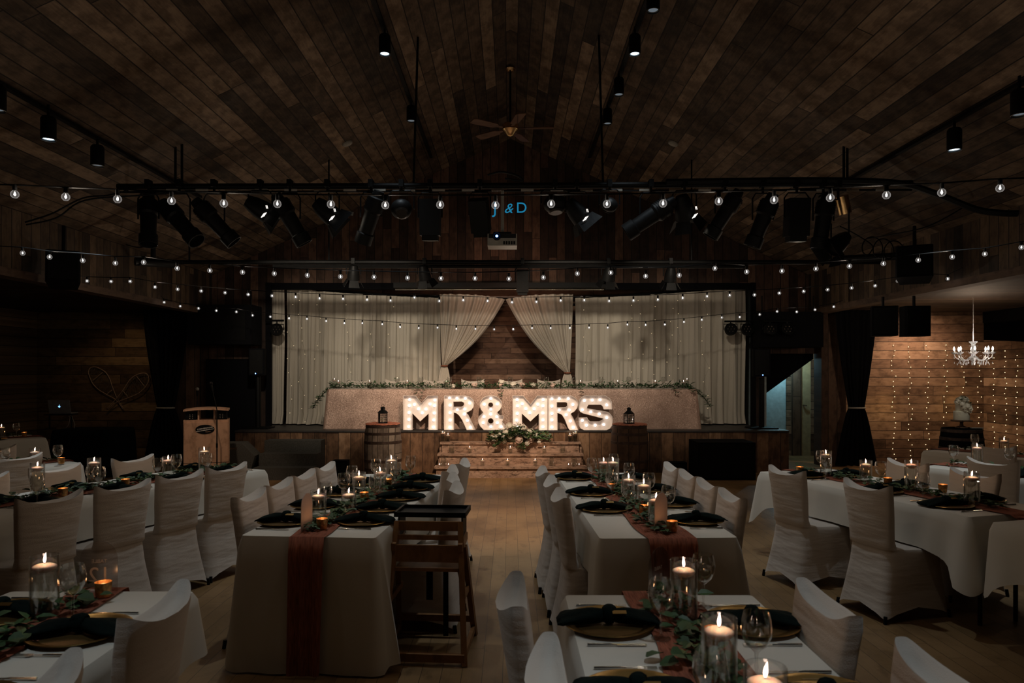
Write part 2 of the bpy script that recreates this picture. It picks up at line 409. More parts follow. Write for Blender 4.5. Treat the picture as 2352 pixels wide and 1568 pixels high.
# end wall with the stage opening and the passage on the right
OX0, OX1, OZ = -4.42, 4.43, 3.30
m = MB()
def wall_poly(poly, y0=YE, y1=YE + .18): m.prism(poly, y0, y1)
wall_poly([(-XK, ZK0 - .02), (-XK, ZK1), (0, ZR), (XK, ZK1), (XK, ZK0 - .02), (OX1, ZK0 - .02), (OX1, OZ), (OX0, OZ), (OX0, ZK0 - .02)])
m.b2((-5.98, YE, 0), (-4.52, YE + .18, ZK0 - .02)); m.b2((OX0 - .1, YE, 0), (OX0, YE + .18, ZK0 - .02))
m.b2((OX1, YE, 2.02), (5.62, YE + .18, ZK0 - .02)); m.b2((OX1, YE, 0), (4.6, YE + .18, 2.02))
struct(m.build('wall_back', M['wall_v']))
m = MB(); m.b2((5.58, YE - .12, 0), (6.02, YE + .2, ZA)); struct(m.build('pillar', M['pillar'])); 
m = MB(); m.b2((-6.02, YE - .12, 0), (-5.62, YE + .2, ZA)); struct(m.build('pillar', M['pillar']))
# side aisle end walls and outer walls
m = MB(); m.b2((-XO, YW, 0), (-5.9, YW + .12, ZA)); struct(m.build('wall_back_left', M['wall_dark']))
m = MB(); m.b2((5.95, YW, 0), (XO, YW + .12, ZA)); struct(m.build('wall_back_right', M['wall_h']))
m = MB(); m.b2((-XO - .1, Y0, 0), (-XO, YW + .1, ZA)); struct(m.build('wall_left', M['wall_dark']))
m = MB(); yv = 12.9
m.f = []; m.v = []
b = [(YW, 0), (Y0, 0), (Y0, 1.9), (8.0, 1.9), (YW, 2.28)]
bb = len(m.v)
m.quadstrip([[(XO, y, z) for y, z in b], [(XO + .1, y, z) for y, z in b]]); m.cap([(XO, y, z) for y, z in b], True); m.cap([(XO + .1, y, z) for y, z in b])
struct(m.build('wall_right', M['wall_hy']))
m = MB(); m.b2((XO, Y0, 0), (XO + .1, YW, ZA + .1)); m.v = [(x + .6, y, z) for x, y, z in m.v]
m.b2((XO - .02, Y0, 2.6), (XO + .72, YW, ZA + .02)); m.b2((XO + .0, YW + .12, 0), (XO + .8, YW + .2, ZA + .1))
struct(m.build('wall_right_outer', M['blackfab']))
m = MB(); m.b2((-XO, Y0 - .1, 0), (XO, Y0, ZR + .2)); struct(m.build('wall_front', M['wall_v']))
# stage house behind the opening
m = MB()
m.b2((-4.9, 14.3, 0), (4.9, 14.4, 3.5)); struct(m.build('wall_stage', M['stage_back']))
m = MB(); m.b2((-4.95, YE + .18, 3.36), (4.95, 14.4, 3.46)); struct(m.build('ceiling_stage', M['blackfab']))
m = MB(); m.b2((-5.0, YE + .18, 0), (-4.9, 14.4, 3.46)); struct(m.build('wall_stage_left', M['blackfab']))
m = MB(); m.b2((4.62, YE + .18, 0), (4.7, 14.4, 3.46)); struct(m.build('wall_stage_right', M['cyanwall']))
# stage platform: deck and boarded front
st = thing('stage_platform', (0, 12.0, 0), 0); struct(st, 'raised stage with vertical barn board front and black deck', 'stage')
SX0, SX1, SZ = -4.6, 4.66, .71
m = MB(); m.b2((SX0, .02, 0), (SX1, .2, SZ - .03)); m.b2((SX0, .2, 0), (SX0 + .12, .98, SZ - .03)); m.b2((SX1 - .12, .2, 0), (SX1, .98, SZ - .03)); m.build('front_boards', M['stage_front'], st)
m = MB(); m.b2((SX0, 0, SZ - .03), (SX1, .99, SZ)); m.b2((OX0 + .01, .985, SZ - .03), (OX1 - .01, 2.28, SZ)); m.build('deck', M['stagefloor'], st)
# passage behind the right opening: painted wall, posts, plank wall, stair underside
m = MB(); m.b2((4.7, 14.6, 0), (5.6, 14.7, 2.4)); struct(m.build('wall_passage', M['cyanwall']))
m = MB(); m.b2((5.6, 14.55, 0), (5.7, 14.7, 2.6)); m.b2((6.07, 14.5, 0), (7.0, 14.6, 2.6)); struct(m.build('wall_passage_planks', M['wall_h']))
dr = thing('door_1', (5.76, 14.3, 0)); struct(dr)
m = MB(); m.b2((-.07, .2, 0), (.12, .3, 2.3)); m.build('door_frame', M['pillar'], dr)
m = MB(); m.b2((.13, .22, 0), (.31, .27, 2.25)); m.build('door_leaf', M['tan'], dr)
m = MB(); m.b2((.15, .19, 1.0), (.17, .22, 1.03)); m.b2((.14, .17, 1.0), (.22, .19, 1.02)); m.build('door_handle', M['silver'], dr)
m = MB(); m.prism([(4.6, 2.15), (5.57, 2.15), (5.57, 1.93), (4.62, 1.24)], 13.2, 13.28); m.prism([(4.7, 2.5), (5.75, 2.5), (5.65, 2.12), (4.7, 1.42)], 13.28, 13.9); struct(m.build('trim_stair_underside', M['blackfab']))
# black header band over the stage opening
m = MB(); m.b2((OX0, YE + .02, 3.19), (OX1, YE + .16, 3.36)); struct(m.build('trim_3', M['blackfab']))
m = MB(); m.b2((OX0, YE - .03, 0.71), (OX0 + .1, YE + .02, 3.3)); struct(m.build('trim_4', M['blackfab']))
m = MB(); m.b2((OX1 - .08, YE - .03, .71), (OX1, YE + .02, 3.3)); struct(m.build('trim_5', M['blackfab']))

# ------------------------------------------------------------------ curtains
def curtain_sheet(x0, x1, z0, ztop, y, nfold, amp, seed, nx=None, puddle=0):
    """rows from top to bottom; ztop is a function of x"""
    rnd = random.Random(seed); nx = nx or int(nfold * 22); nz = 14
    ph = [rnd.uniform(0, 6.28) for _ in range(4)]
    rows = []
    for j in range(nz + 1):
        t = j / nz; row = []
        for i in range(nx + 1):
            u = i / nx; x = lerp(x0, x1, u)
            f = math.sin(u * nfold * 6.283 + ph[0] + .9 * math.sin(u * nfold * 1.7 + ph[1])) * (.6 + .4 * math.sin(u * nfold * 1.3 + ph[2]))
            f = math.copysign(abs(f) ** .75, f) + .22 * math.sin(u * nfold * 15 + ph[3] + math.sin(u * 9))
            zz = lerp(ztop(x), z0, t)
            yy = y + f * amp * (.55 + .6 * t)
            xx = x + .01 * math.sin(t * 5 + i)
            if puddle and t > .93: yy -= puddle * (t - .93) / .07 * (.6 + .4 * math.sin(u * 17 + ph[1]))
            row.append((xx, yy, zz))
        rows.append(row)
    return rows
def top_z(x): return 3.28 - .24 * max(0, 1 - (x / 4.5) ** 2)
YC = 13.32
cu = thing('stage_curtain', (0, 0, 0), 0, 'ivory sheer curtain hanging left of the tied drapes on stage', 'curtain', 'stage curtains')
m = MB(); m.sheet(curtain_sheet(-4.5, -4.19, .73, top_z, YC, 2, .05, 6, puddle=.1)); m.build('curtain_panel', M['curtain'], cu, smooth=180)
m = MB(); m.sheet(curtain_sheet(-4.14, -1.28, .73, top_z, YC, 13, .075, 5, puddle=.16)); m.build('curtain_panel', M['curtain'], cu, smooth=180)
cu = thing('stage_curtain', (0, 0, 0), 0, 'ivory sheer curtain hanging right of the tied drapes on stage', 'curtain', 'stage curtains')
m = MB(); m.sheet(curtain_sheet(1.2, 4.36, .73, top_z, YC, 12, .075, 9, puddle=.1)); m.build('curtain_panel', M['curtain'], cu, smooth=180)
m = MB(); m.tube([(-4.5, YC + .1, 3.27), (-2.2, YC + .1, 3.12), (0, YC + .1, 3.05), (2.2, YC + .1, 3.12), (4.4, YC + .1, 3.27)], .02)
tag(m.build('curtain_rail', M['black']), 'black rail the ivory stage curtains hang from', 'rail')

def tied(side, outer, apex, tie, tail, label):
    """gathered drape: rows of points from top edge converging at the tie, then flaring below"""
    o = thing('tied_drape', (0, 0, 0), 0, label, 'curtain', 'tied stage drapes')
    nx, rows = 72, []
    ty = YC - .12
    zt = at(0, apex[1], ty).z
    for j in range(21):
        t = j / 20; row = []
        for i in range(nx + 1):
            u = i / nx                      # 0 outer edge .. 1 inner (swooping) edge
            xt = lerp(outer, apex[0], u); ztop_ = lerp(3.1, zt, u ** 3) + .02
            xb = lerp(tie[0] - .045 * side * -1, tie[0] + .045 * side * -1, u) if True else 0
            # inner edge bows: more vertical travel first for outer, swoop for inner
            e = t ** lerp(1.5, 1.0, u)
            sag = math.sin(PI * t) * .14 * u * u
            x = lerp(xt, xb, e) - side * sag * .55
            z = lerp(ztop_, tie[1], t) - sag * .55
            fold = math.sin(u * 9 * 6.283 + 1.5 * math.sin(u * 9)) * .045 * (1 - .6 * t) + .02 * math.sin(u * 31)
            row.append((x, ty + fold, z))
        rows.append(row)
    m = MB(); m.sheet(rows); m.build('drape', M['curtain2'], o, smooth=180)
    rows = []
    for j in range(9):
        t = j / 8; row = []
        for i in range(25):
            u = i / 24; w = lerp(.05, .13, min(1, t * 1.4) ** .6)
            row.append((tie[0] + (u - .5) * 2 * w, ty + .02 * math.sin(u * 30) * (.5 + t), lerp(tie[1], tail, t)))
        rows.append(row)
    m = MB(); m.sheet(rows); m.build('drape_tail', M['curtain2'], o, smooth=180)
    m = MB(); m.lathe([(.062, -.012), (.07, 0), (.062, .012)], 16, (tie[0], ty, tie[1]))
    m.build('tie_cord', M['rust'], o)
    return o
def pxw(px, py, Y): v = at(px, py, Y); return v.x, v.z
ax, az = pxw(1160, 690, YC - .1)
tied(-1, pxw(1010, 0, YC - .1)[0], (ax, 690), pxw(1021, 840, YC - .1), 1.2, 'ivory drape tied back left of the triangular opening')
tied(1, pxw(1316, 0, YC - .1)[0], (ax + .01, 690), pxw(1303, 856, YC - .1), 1.2, 'ivory drape tied back right of the triangular opening')

# black tied drapes at both side aisles
def black_drape(xc, wt, zt, wm, zm, wb, zb, y, label):
    o = thing('black_drape', (xc, y, 0), 0, label, 'curtain', 'black tied drapes')
    rows = []
    for z0, z1, w0, w1, n in ((zt, zm, wt, wm, 14), (zm, zb, wm, wb, 12)):
        for j in range(n + 1):
            t = j / n
            e = t ** 1.4 if z0 == zt else t ** .75
            w = lerp(w0, w1, e)
            rows.append([((u / 24 - .5) * w, .04 * math.sin(u * 1.9), lerp(z0, z1, t)) for u in range(25)])
    m = MB(); m.sheet(rows); m.build('drape', M['blackfab'], o, smooth=180)
    m = MB(); m.lathe([(wm * .5 + .01, -.015), (wm * .5 + .02, 0), (wm * .5 + .01, .015)], 16, (0, 0, zm), Matrix.Diagonal((1, .5, 1)))
    m.build('tie_cord', M['white'], o)
    return o
black_drape(6.15, .76, 2.79, .29, 1.05, .78, .02, 12.75, 'black drape tied at the waist left of the fairy lit wall')
black_drape(-6.12, .8, 2.79, .3, 1.05, .8, .02, 12.75, 'black drape tied at the waist right of the crossed snowshoes')

# ------------------------------------------------------------------ fairy lights
def strand(name, px, y0, y1, Y, step, label, group, mat='led', x_side=None, jit=5):
    top = at(px, y0, Y)
    o = thing(name, (0, 0, 0), 0, label, 'fairy lights', group)
    rnd = random.Random(int(px * 7)); pts = []
    y = y0; 
    ledm = PROTO.get('ledmesh')
    k = 0
    while y <= y1:
        if x_side is None: p = at(px + rnd.uniform(-jit, jit), y + rnd.uniform(-1, 1), Y)
        else:
            Ys = x_side * F / (px - CX); p = at(px, y, Ys); p.y += rnd.uniform(-.03, .03); p.z += rnd.uniform(-.01, .01)
        pts.append(p)
        if 'ledmesh_' + mat not in PROTO:
            mm = MB(); mm.sphere((0, 0, 0), .0075 if mat == 'led' else .006, 6, 4); l = mm.build('fairy_bulb', M[mat], o, loc=p)
            PROTO['ledmesh_' + mat] = l
        else:
            l = PROTO['ledmesh_' + mat].copy(); COL.objects.link(l); l.parent = o; l.location = p
        y += step; k += 1
    m = MB(); m.tube([pts[0] + Vector((0, .006, .1))] + [p + Vector((0, .004, .012)) for p in pts], .0009, 4); m.build('wire', M['stem'], o)
yw = YW - .025
for i, (px, ya) in enumerate([(2053, 792), (2091, 796), (2130, 794), (2172, 792), (2214, 842), (2250, 840)]):
    strand('fairy_light_strand', px, ya, 1066, yw, 11.9, f'{ORD[i]} hanging strand of warm fairy lights right of the black drape', 'fairy lights on the horizontal board wall')
for i, (px, ya) in enumerate([(2283, 797), (2310, 806), (2335, 815)]):
    strand('fairy_light_strand', px, ya, 1062, yw, 12.2, f'{ORD[i]} hanging strand of fairy lights beyond the corner by the cake', 'fairy lights round the corner', x_side=XO - .03)
for i, (px, ya, yb) in enumerate([(668, 700, 960), (692, 690, 980), (728, 700, 940), (802, 700, 860), (852, 735, 850), (900, 705, 850), (1348, 712, 850), (1448, 700, 870), (1470, 690, 860), (1502, 704, 860), (1538, 708, 870), (1562, 690, 860), (1620, 690, 975)]):
    strand('fairy_light_strand', px, ya, yb, YC - .08, 31, f'{ORD[i]} faint strand of fairy lights behind the ivory stage curtain, from the left', 'faint fairy lights on the stage curtain', 'ledc', jit=9)
# ------------------------------------------------------------------ string lights
def make_bulb(parent, p, first=[None, None, None]):
    if first[0] is None:
        s = MB(); s.lathe([(.001, .052), (.011, .052), (.012, .024), (.009, .018)], 10); a = s.build('socket', M['black'], parent, smooth=True, loc=p)
        g = MB(); g.lathe([(.001, -.022), (.012, -.019), (.02, -.009), (.0215, .0), (.019, .01), (.011, .019), (.009, .022)], 14); b = g.build('globe', M['globe'], a, smooth=180)
        f = MB(); f.lathe([(.0005, -.009), (.0045, -.005), (.0052, 0), (.0035, .006), (.0005, .01)], 8); c = f.build('filament', M['filament'], a, smooth=180)
        first[:] = [a, b, c]; return
    a = first[0].copy(); COL.objects.link(a); a.parent = parent; a.location = p
    for q in first[1:]:
        d = q.copy(); COL.objects.link(d); d.parent = a
def string(pts, Y, label, ext0=None, ext1=None, lamp_every=3, watt=1.0):
    o = thing('string_light', (0, 0, 0), 0, label, 'string lights', 'strings of globe bulbs across the hall')
    ps = [at(x, y, min(Y, 5.3 * F / max(1, abs(x - CX)))) for x, y in pts]
    cab = []
    if ext0: cab.append(at(ext0[0], ext0[1], min(Y, 5.3 * F / max(1, abs(ext0[0] - CX)))))
    n = len(ps)
    for i, p in enumerate(ps):                      # cable follows a smoothed line above the bulbs
        j0, j1 = max(0, i - 2), min(n, i + 3)
        q = sum((ps[j] for j in range(j0, j1)), Vector()) / (j1 - j0)
        if j1 - j0 < 5: q = p
        cab.append(Vector((p.x, p.y, max(p.z + .05, q.z + .052))))
    if ext1: cab.append(at(ext1[0], ext1[1], min(Y, 5.3 * F / max(1, abs(ext1[0] - CX)))))
    m = MB(); m.tube(cab, .0045, 5); m.build('cable', M['black'], o)
    drop = MB()
    for i, p in enumerate(ps):
        make_bulb(o, p)
        if i % lamp_every == 1 and abs(p.x) < 4.7:
            l = bpy.data.lights.new('string_bulb_light', 'POINT'); l.energy = watt; l.color = (1, .82, .64); l.shadow_soft_size = .003
            lo = bpy.data.objects.new('string_bulb_light', l); COL.objects.link(lo); lo.location = p + Vector((0, 0, -.0155)); lo.parent = o
S1 = [(34,446),(151,452),(270,457),(394,461),(514,467),(637,468),(760,469),(885,471),(1011,470),(1138,471),(1266,468),(1394,468),(1523,467),(1651,462),(1778,459),(1907,454),(2036,448),(2163,442),(2297,432)]
S2 = [(52,581),(114,590),(190,598),(265,604),(330,602),(407,616),(482,621),(557,625),(630,628),(706,632),(782,635),(859,636),(936,638),(1013,639),(1091,639),(1169,640),(1248,637),(1326,628),(1403,626),(1483,634),(1560,632),(1642,616),(1715,624),(1796,622),(1874,617),(1951,611),(2029,605),(2109,597),(2187,590),(2262,583),(2346,568)]
S3 = [(91,650),(144,638),(200,645),(255,646),(299,646),(356,659),(408,664),(462,668),(517,672),(570,676),(625,679),(679,682),(734,685),(788,686),(843,688),(897,690),(952,683),(1009,691),(1064,689),(1120,691),(1176,694),(1232,693),(1288,690),(1342,689),(1399,691),(1455,690),(1511,688),(1568,684),(1624,680),(1676,678),(1733,677),(1790,673),(1846,669),(1901,665),(1956,661),(2010,656),(2062,645),(2127,638),(2177,640),(2228,633)]
S4 = [(377,694),(414,703),(456,708),(497,713),(543,716),(580,724),(621,727),(664,731),(705,732),(749,737),(791,742),(832,742),(878,744),(919,751),(962,753),(1005,752),(1048,755),(1092,755),(1135,756),(1179,756),(1222,753),(1265,753),(1309,753),(1353,752),(1396,752),(1441,745),(1483,746),(1527,745),(1571,739),(1612,734),(1658,729),(1699,728),(1745,722),(1785,715),(1830,716),(1872,711),(1915,704)]
string(S1, 3.96, 'nearest and largest string of globe bulbs, below the lighting truss', (-160, 420), (2500, 405), watt=WB * 1.5)
string(S2, 6.43, 'second string of globe bulbs, level with the hung knee wall speakers', (-100, 560), (2480, 540), watt=WB)
string(S3[1:-1], 9.0, 'third string of globe bulbs, crossing the top of the ivory curtain', (120, 622), (2210, 615), watt=WB)
string(S4, 11.45, 'farthest and lowest string of globe bulbs, crossing the triangular opening', (370, 680), (1935, 690), watt=WB)

# ------------------------------------------------------------------ ceiling fittings
def can_light(x, y, zb, on, label):
    t = thing('ceiling_can_light', (x, y, zb), 0, label, 'spotlight', 'can lights on the ceiling tracks')
    zc = ZR - abs(x) * .4574
    m = MB(); m.lathe([(.001, .2), (.05, .2), (.062, .18), (.062, 0), (.05, 0), (.05, .03)], 20); m.build('housing', M['black'], t, smooth=True)
    m = MB(); m.lathe([(.06, -.004), (.062, .004), (.048, .006), (.046, .02)], 20); m.build('rim', M['white'], t, smooth=True)
    m = MB(); m.lathe([(.0005, .012), (.045, .012)], 20); m.build('lamp', M['canon'] if on else M['cangl'], t)
    m = MB(); m.tube([(0, 0, .2), (0, 0, max(.21, zc - zb - .03))], .012, 6); m.build('stem', M['black'], t)
    if on:
        l = bpy.data.lights.new('can_lamp', 'SPOT'); l.energy = on; l.color = (.8, .92, 1); l.spot_size = R(54); l.spot_blend = .7; l.shadow_soft_size = .05
        lo = bpy.data.objects.new('can_lamp', l); COL.objects.link(lo); lo.parent = t; lo.location = (0, 0, -.02)
cans = [(-1.31, 7.5, 5.0, 1, 'lit can light on the inner left ceiling track'), (-1.31, 9.5, 5.0, 0, 'second can light on the inner left track'),
        (1.32, 6.64, 5.02, 0, 'topmost can light on the inner right track'), (1.3, 7.5, 5.0, 1, 'second can light on the inner right track'),
        (1.3, 8.6, 5.0, 0, 'third can light on the inner right track'), (1.3, 9.6, 5.0, 0, 'farthest can light on the inner right track'),
        (-4.0, 5.6, 3.72, 0, 'can light on outer left track, cut by the frame edge'), (-4.05, 6.3, 3.72, 1, 'middle can light on the outer left track'), (-4.08, 7.1, 3.72, 0, 'farthest can light on the outer left track'),
        (4.04, 5.7, 3.72, 0, 'can light on outer right track, cut by the frame edge'), (4.08, 6.6, 3.72, 1, 'farther can light on the outer right track')]
cans += [(-1.31, 5.5, 5.0, 1, 'inner left track can light above the high chair table'), (1.31, 5.5, 5.0, 1, 'inner right track can light above the middle right table'), (-1.31, 1.5, 5.0, 1, 'inner left track can light above the front left table'), (1.31, 1.5, 5.0, 1, 'inner right track can light above the front right table')]
for x, y, z, on, lb in cans: can_light(x, y, z, WC if on else 0, lb)
# tracks lie just under the slope
for s, xt, nm in ((-1, 1.32, 'inner left'), (1, 1.32, 'inner right'), (-1, 4.1, 'outer left'), (1, 4.1, 'outer right')):
    z = ZR - xt * .4574 - .02
    m = MB(); m.b2((s * xt - .025, Y0 + .3, z - .03), (s * xt + .025, YE - 1.0 if xt < 2 else 9.5, z)); tag(m.build('lighting_track', M['black']), f'black {nm} lighting track running along the sloped ceiling', 'track', 'lighting tracks')
for s, nm in ((-1, 'left'), (1, 'right')):
    z = ZR - 2.27 * .4574
    t = thing('ceiling_speaker', (s * 2.27, 10, z), 0, f'small round white grille on the {nm} ceiling slope', 'ceiling speaker', 'round grilles on the ceiling')
    t.rotation_euler = (0, s * R(24.6), 0)
    m = MB(); m.lathe([(.0005, -.03), (.02, -.03), (.03, -.022), (.045, -.03), (.055, -.02), (.065, -.024), (.072, -.012), (.075, 0)], 20); m.build('grille', M['white'], t)
# ceiling fan
t = thing('ceiling_fan', (.0, 9.9, 5.02), 0, 'five blade brass and wood ceiling fan under the ridge', 'fan')
m = MB(); m.tube([(0, 0, .1), (0, 0, .86)], .014, 8); m.build('downrod', M['black'], t)
m = MB(); m.lathe([(.001, .0), (.045, .0), (.07, -.03), (.05, -.06), (.001, -.07)], 16, (0, 0, .87)); m.build('ceiling_mount', M['brass'], t, smooth=True)
m = MB(); m.lathe([(.001, .12), (.05, .11), (.11, .07), (.115, .0), (.07, -.04), (.04, -.08), (.001, -.09)], 20); m.build('motor', M['brass'], t, smooth=True)
for k in range(5):
    a = R(-4 + 72 * k); rm = Matrix.Rotation(a, 3, 'Z')
    m = MB()
    sec = [(.12, .02), (.2, .025), (.24, .06), (.56, .07), (.6, .05)]
    up = [rm @ Vector((x, w, .012 + w * .15)) for x, w in sec]; dn = [rm @ Vector((x, -w, .012 - w * .15)) for x, w in reversed(sec)]
    ring = up + dn
    m.quadstrip([ring, [p + Vector((0, 0, .01)) for p in ring]]); m.cap(ring); m.cap([p + Vector((0, 0, .01)) for p in ring], True)
    m.build('blade', M['fan'], t)

# ------------------------------------------------------------------ trusses and stage lamps
T1Y, T1Z = 8.05, 3.77
def pipe(name, a, b, r, label):
    m = MB(); m.tube([a, b], r, 10); return tag(m.build(name, M['black'], None, smooth=True), label, 'pipe')
tr = thing('lighting_bar', (0, T1Y, T1Z), 0, 'long black overhead lighting bar hung from the vaulted ceiling by thin rods', 'lighting bar', 'lighting bars')
m = MB(); m.tube([(-4.4, 0, -.01), (0, 0, .0), (4.5, 0, .03)], .034, 10); m.build('pipe', M['black'], tr, smooth=True)
m = MB(); m.tube([(-4.4, 0, -.07), (4.5, 0, -.045)], .012, 6); m.build('wireway', M['black'], tr)
for px, py, px1 in ((965, 80, 950), (1378, 80, 1385), (403, 350, 403), (418, 348, 418), (1935, 340, 1938), (1948, 342, 1946)):
    X1 = (px1 - CX) / (F / T1Y)
    zc = ZR - abs(X1) * .4574
    m = MB(); m.tube([(X1, 0, .03), (X1 * (.955 if 900 < px < 1400 else 1), 0, zc - T1Z + .02)], .014, 6); m.build('hanging_rod', M['black'], tr)
rnd = random.Random(4)
for i in range(26):
    X = -4.1 + i * .33
    m = MB(); m.box((X, -.035, -.055), (.14, .012, .022)); m.build('outlet_plate', M['silver'] if i % 3 == 0 else M['white'], tr)
T2Y, T2Z = 10.3, 3.26
tr2 = thing('lighting_bar', (0, T2Y, T2Z), 0, 'lower rear lighting bar just in front of the stage header', 'lighting bar', 'lighting bars')
m = MB(); m.tube([(-5.3, 0, 0), (5.3, 0, 0)], .03, 10); m.build('pipe', M['black'], tr2, smooth=True)
m = MB(); m.tube([(-3.4, 0, -.06), (3.4, 0, -.06)], .03, 6); m.build('wireway', M['black'], tr2)
for X in (-2.6, 2.6, -4.6, 4.6):
    m = MB(); m.tube([(X, 0, .02), (X, 0, ZR - abs(X) * .4574 - T2Z + .02)], .012, 6); m.build('hanging_rod', M['black'], tr2)

def rot_to(d):
    d = Vector(d).normalized(); return d.to_track_quat('Z', 'Y').to_matrix()
def fixture(kind, px, py, d, label, Y=T1Y - .05, zbar=T1Z, s=1.0, lit=0):
    p = at(px, py, Y)
    t = thing('stage_spotlight', p, 0, label, 'stage light', 'stage lights on the lighting bars')
    Q = rot_to(d)
    def B(name, mb, mat, sm=35):
        mb.v = [tuple(Q @ Vector(v) * s) for v in mb.v]; return mb.build(name, M[mat], t, smooth=sm)
    if kind == 'ell':
        m = MB(); m.lathe([(.001, -.26), (.05, -.26), (.06, -.2), (.085, -.19), (.09, -.06), (.075, -.04), (.07, .16), (.085, .17), (.085, .27), (.075, .27), (.07, .2)], 18); B('body', m, 'black')
        m = MB()
        for a in range(6): m.lathe([(.094, 0), (.094, .008)], 18, (0, 0, -.17 + a * .02))
        B('cooling_fins', m, 'black')
        m = MB(); m.lathe([(.001, .21), (.07, .2)], 18); B('lens', m, 'grey')
        hw, L0 = .1, .03
    elif kind == 'par':
        m = MB(); m.lathe([(.001, -.16), (.06, -.15), (.085, -.08), (.1, .0), (.105, .09), (.098, .09), (.09, .04)], 18); B('body', m, 'black')
        m = MB(); m.lathe([(.001, .05), (.09, .055)], 18); B('lens', m, 'stagelamp' if lit else 'grey')
        for a in range(4):
            r2 = Matrix.Rotation(a * PI / 2, 3, 'Z')
            m = MB(); w = .1 if a % 2 else .07
            ring = [Vector((-w, .1, .09)), Vector((w, .1, .09)), Vector((w * 1.3, .16, .2)), Vector((-w * 1.3, .16, .2))]
            q = [r2 @ v for v in ring]; q2 = [v + r2 @ Vector((0, .004, 0)) for v in q]
            m.quadstrip([q, q2]); m.cap(q); m.cap(q2, True); B('barn_door', m, 'black', False)
        hw = .12
    elif kind == 'box':
        m = MB(); m.box((0, 0, 0), (.2, .16, .36)); m.box((0, 0, .2), (.16, .13, .06)); B('body', m, 'black', False)
        m = MB(); m.lathe([(.001, .235), (.06, .232)], 16); B('lens', m, 'grey'); hw = .12
    else:
        m = MB(); m.sphere((0, 0, 0), .12, 16, 10, (1, 1, .8)); B('body', m, 'black')
        m = MB(); m.lathe([(.001, .1), (.06, .1), (.08, .085)], 16); B('lens', m, 'grey'); hw = .14
    if kind == 'par' and lit:  # glowing strips painted in as the glint of reflected lamp light
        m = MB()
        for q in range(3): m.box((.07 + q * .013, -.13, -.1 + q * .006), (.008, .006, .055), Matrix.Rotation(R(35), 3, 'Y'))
        m.build('lamp_glint', M['lamp_glint'], t); m = MB()
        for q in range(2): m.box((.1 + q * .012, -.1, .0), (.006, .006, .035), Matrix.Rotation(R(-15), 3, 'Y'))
        m.build('lamp_glint', M['lamp_glint'], t)
    # yoke in world axes, reaching the bar above
    h = max(.12, zbar - p.z); hw *= s
    m = MB(); m.tube([(-hw, 0, 0), (-hw, 0, h * .6), (-hw * .7, 0, h * .75), (hw * .7, 0, h * .75), (hw, 0, h * .6), (hw, 0, 0)], .009, 6); m.build('yoke', M['black'], t)
    m = MB(); m.tube([(0, 0, h * .75), (0, 0, h + .03)], .014, 6); m.box((0, 0, h + .01), (.05, .09, .08)); m.build('clamp', M['black'], t)
    return t
fx = [('ell', 341, 503, (.12, -.25, -1), 1.15), ('ell', 412, 508, (.8, -.2, -.85), 1.2), ('ell', 492, 508, (.75, .2, -.85), 1.15), ('par', 598, 480, (.8, .3, -.5), 1.1),
      ('ell', 666, 503, (.55, .2, -1), 1.15), ('par', 752, 487, (.7, .2, -.6), 1.1), ('ell', 852, 498, (-.4, .3, -1), 1.15), ('led', 922, 480, (.1, -.6, -.6), 1.0),
      ('box', 988, 500, (0, .1, -1), 1.1), ('box', 1102, 495, (.1, .5, -1), 1.0), ('led', 1275, 468, (.1, -.2, -1), 1.1), ('par', 1325, 488, (.5, .1, -.6), 1.05),
      ('led', 1400, 470, (-.2, .6, -.6), .8), ('ell', 1495, 497, (-1, .2, -.65), 1.2), ('par', 1572, 482, (.2, .3, -.6), 1.1), ('ell', 1665, 490, (-.6, .2, -1), 1.1),
      ('ell', 1752, 505, (-.35, .2, -1), 1.15), ('box', 1830, 500, (0, .1, -1), 1.15), ('ell', 1891, 507, (-.12, .1, -1), 1.15), ('par', 1925, 560, (-.7, -.2, -.6), 1.0)]
for i, (k, px, py, d, s) in enumerate(fx):
    kn = {'ell': 'long black ellipsoidal stage light', 'par': 'black stage light with barn doors', 'box': 'boxy black stage light', 'led': 'round black stage light'}[k]
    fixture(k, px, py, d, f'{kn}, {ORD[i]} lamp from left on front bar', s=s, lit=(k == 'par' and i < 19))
fx2 = [('par', 812, 630, (-.1, .3, -1)), ('par', 975, 630, (.15, .4, -1)), ('box', 1200, 645, (0, .3, -1)), ('par', 1398, 632, (-.1, .4, -1)), ('par', 1540, 634, (0, .4, -1))]
for i, (k, px, py, d) in enumerate(fx2):
    fixture(k, px, py, d, f'small black stage light, {ORD[i]} from the left on the rear bar', Y=T2Y - .02, zbar=T2Z, s=.85, lit=0)
# brown pipe end hanging by the right end
m = MB(); m.lathe([(.001, -.1), (.07, -.1), (.07, .1), (.001, .1)], 14); tag(m.build('tube_lamp', M['brass'], None, smooth=True, loc=at(1937, 470, T1Y), rot=(R(12), R(-18), 0)), 'short brassy brown tube lamp at the right end of the front bar', 'stage light')
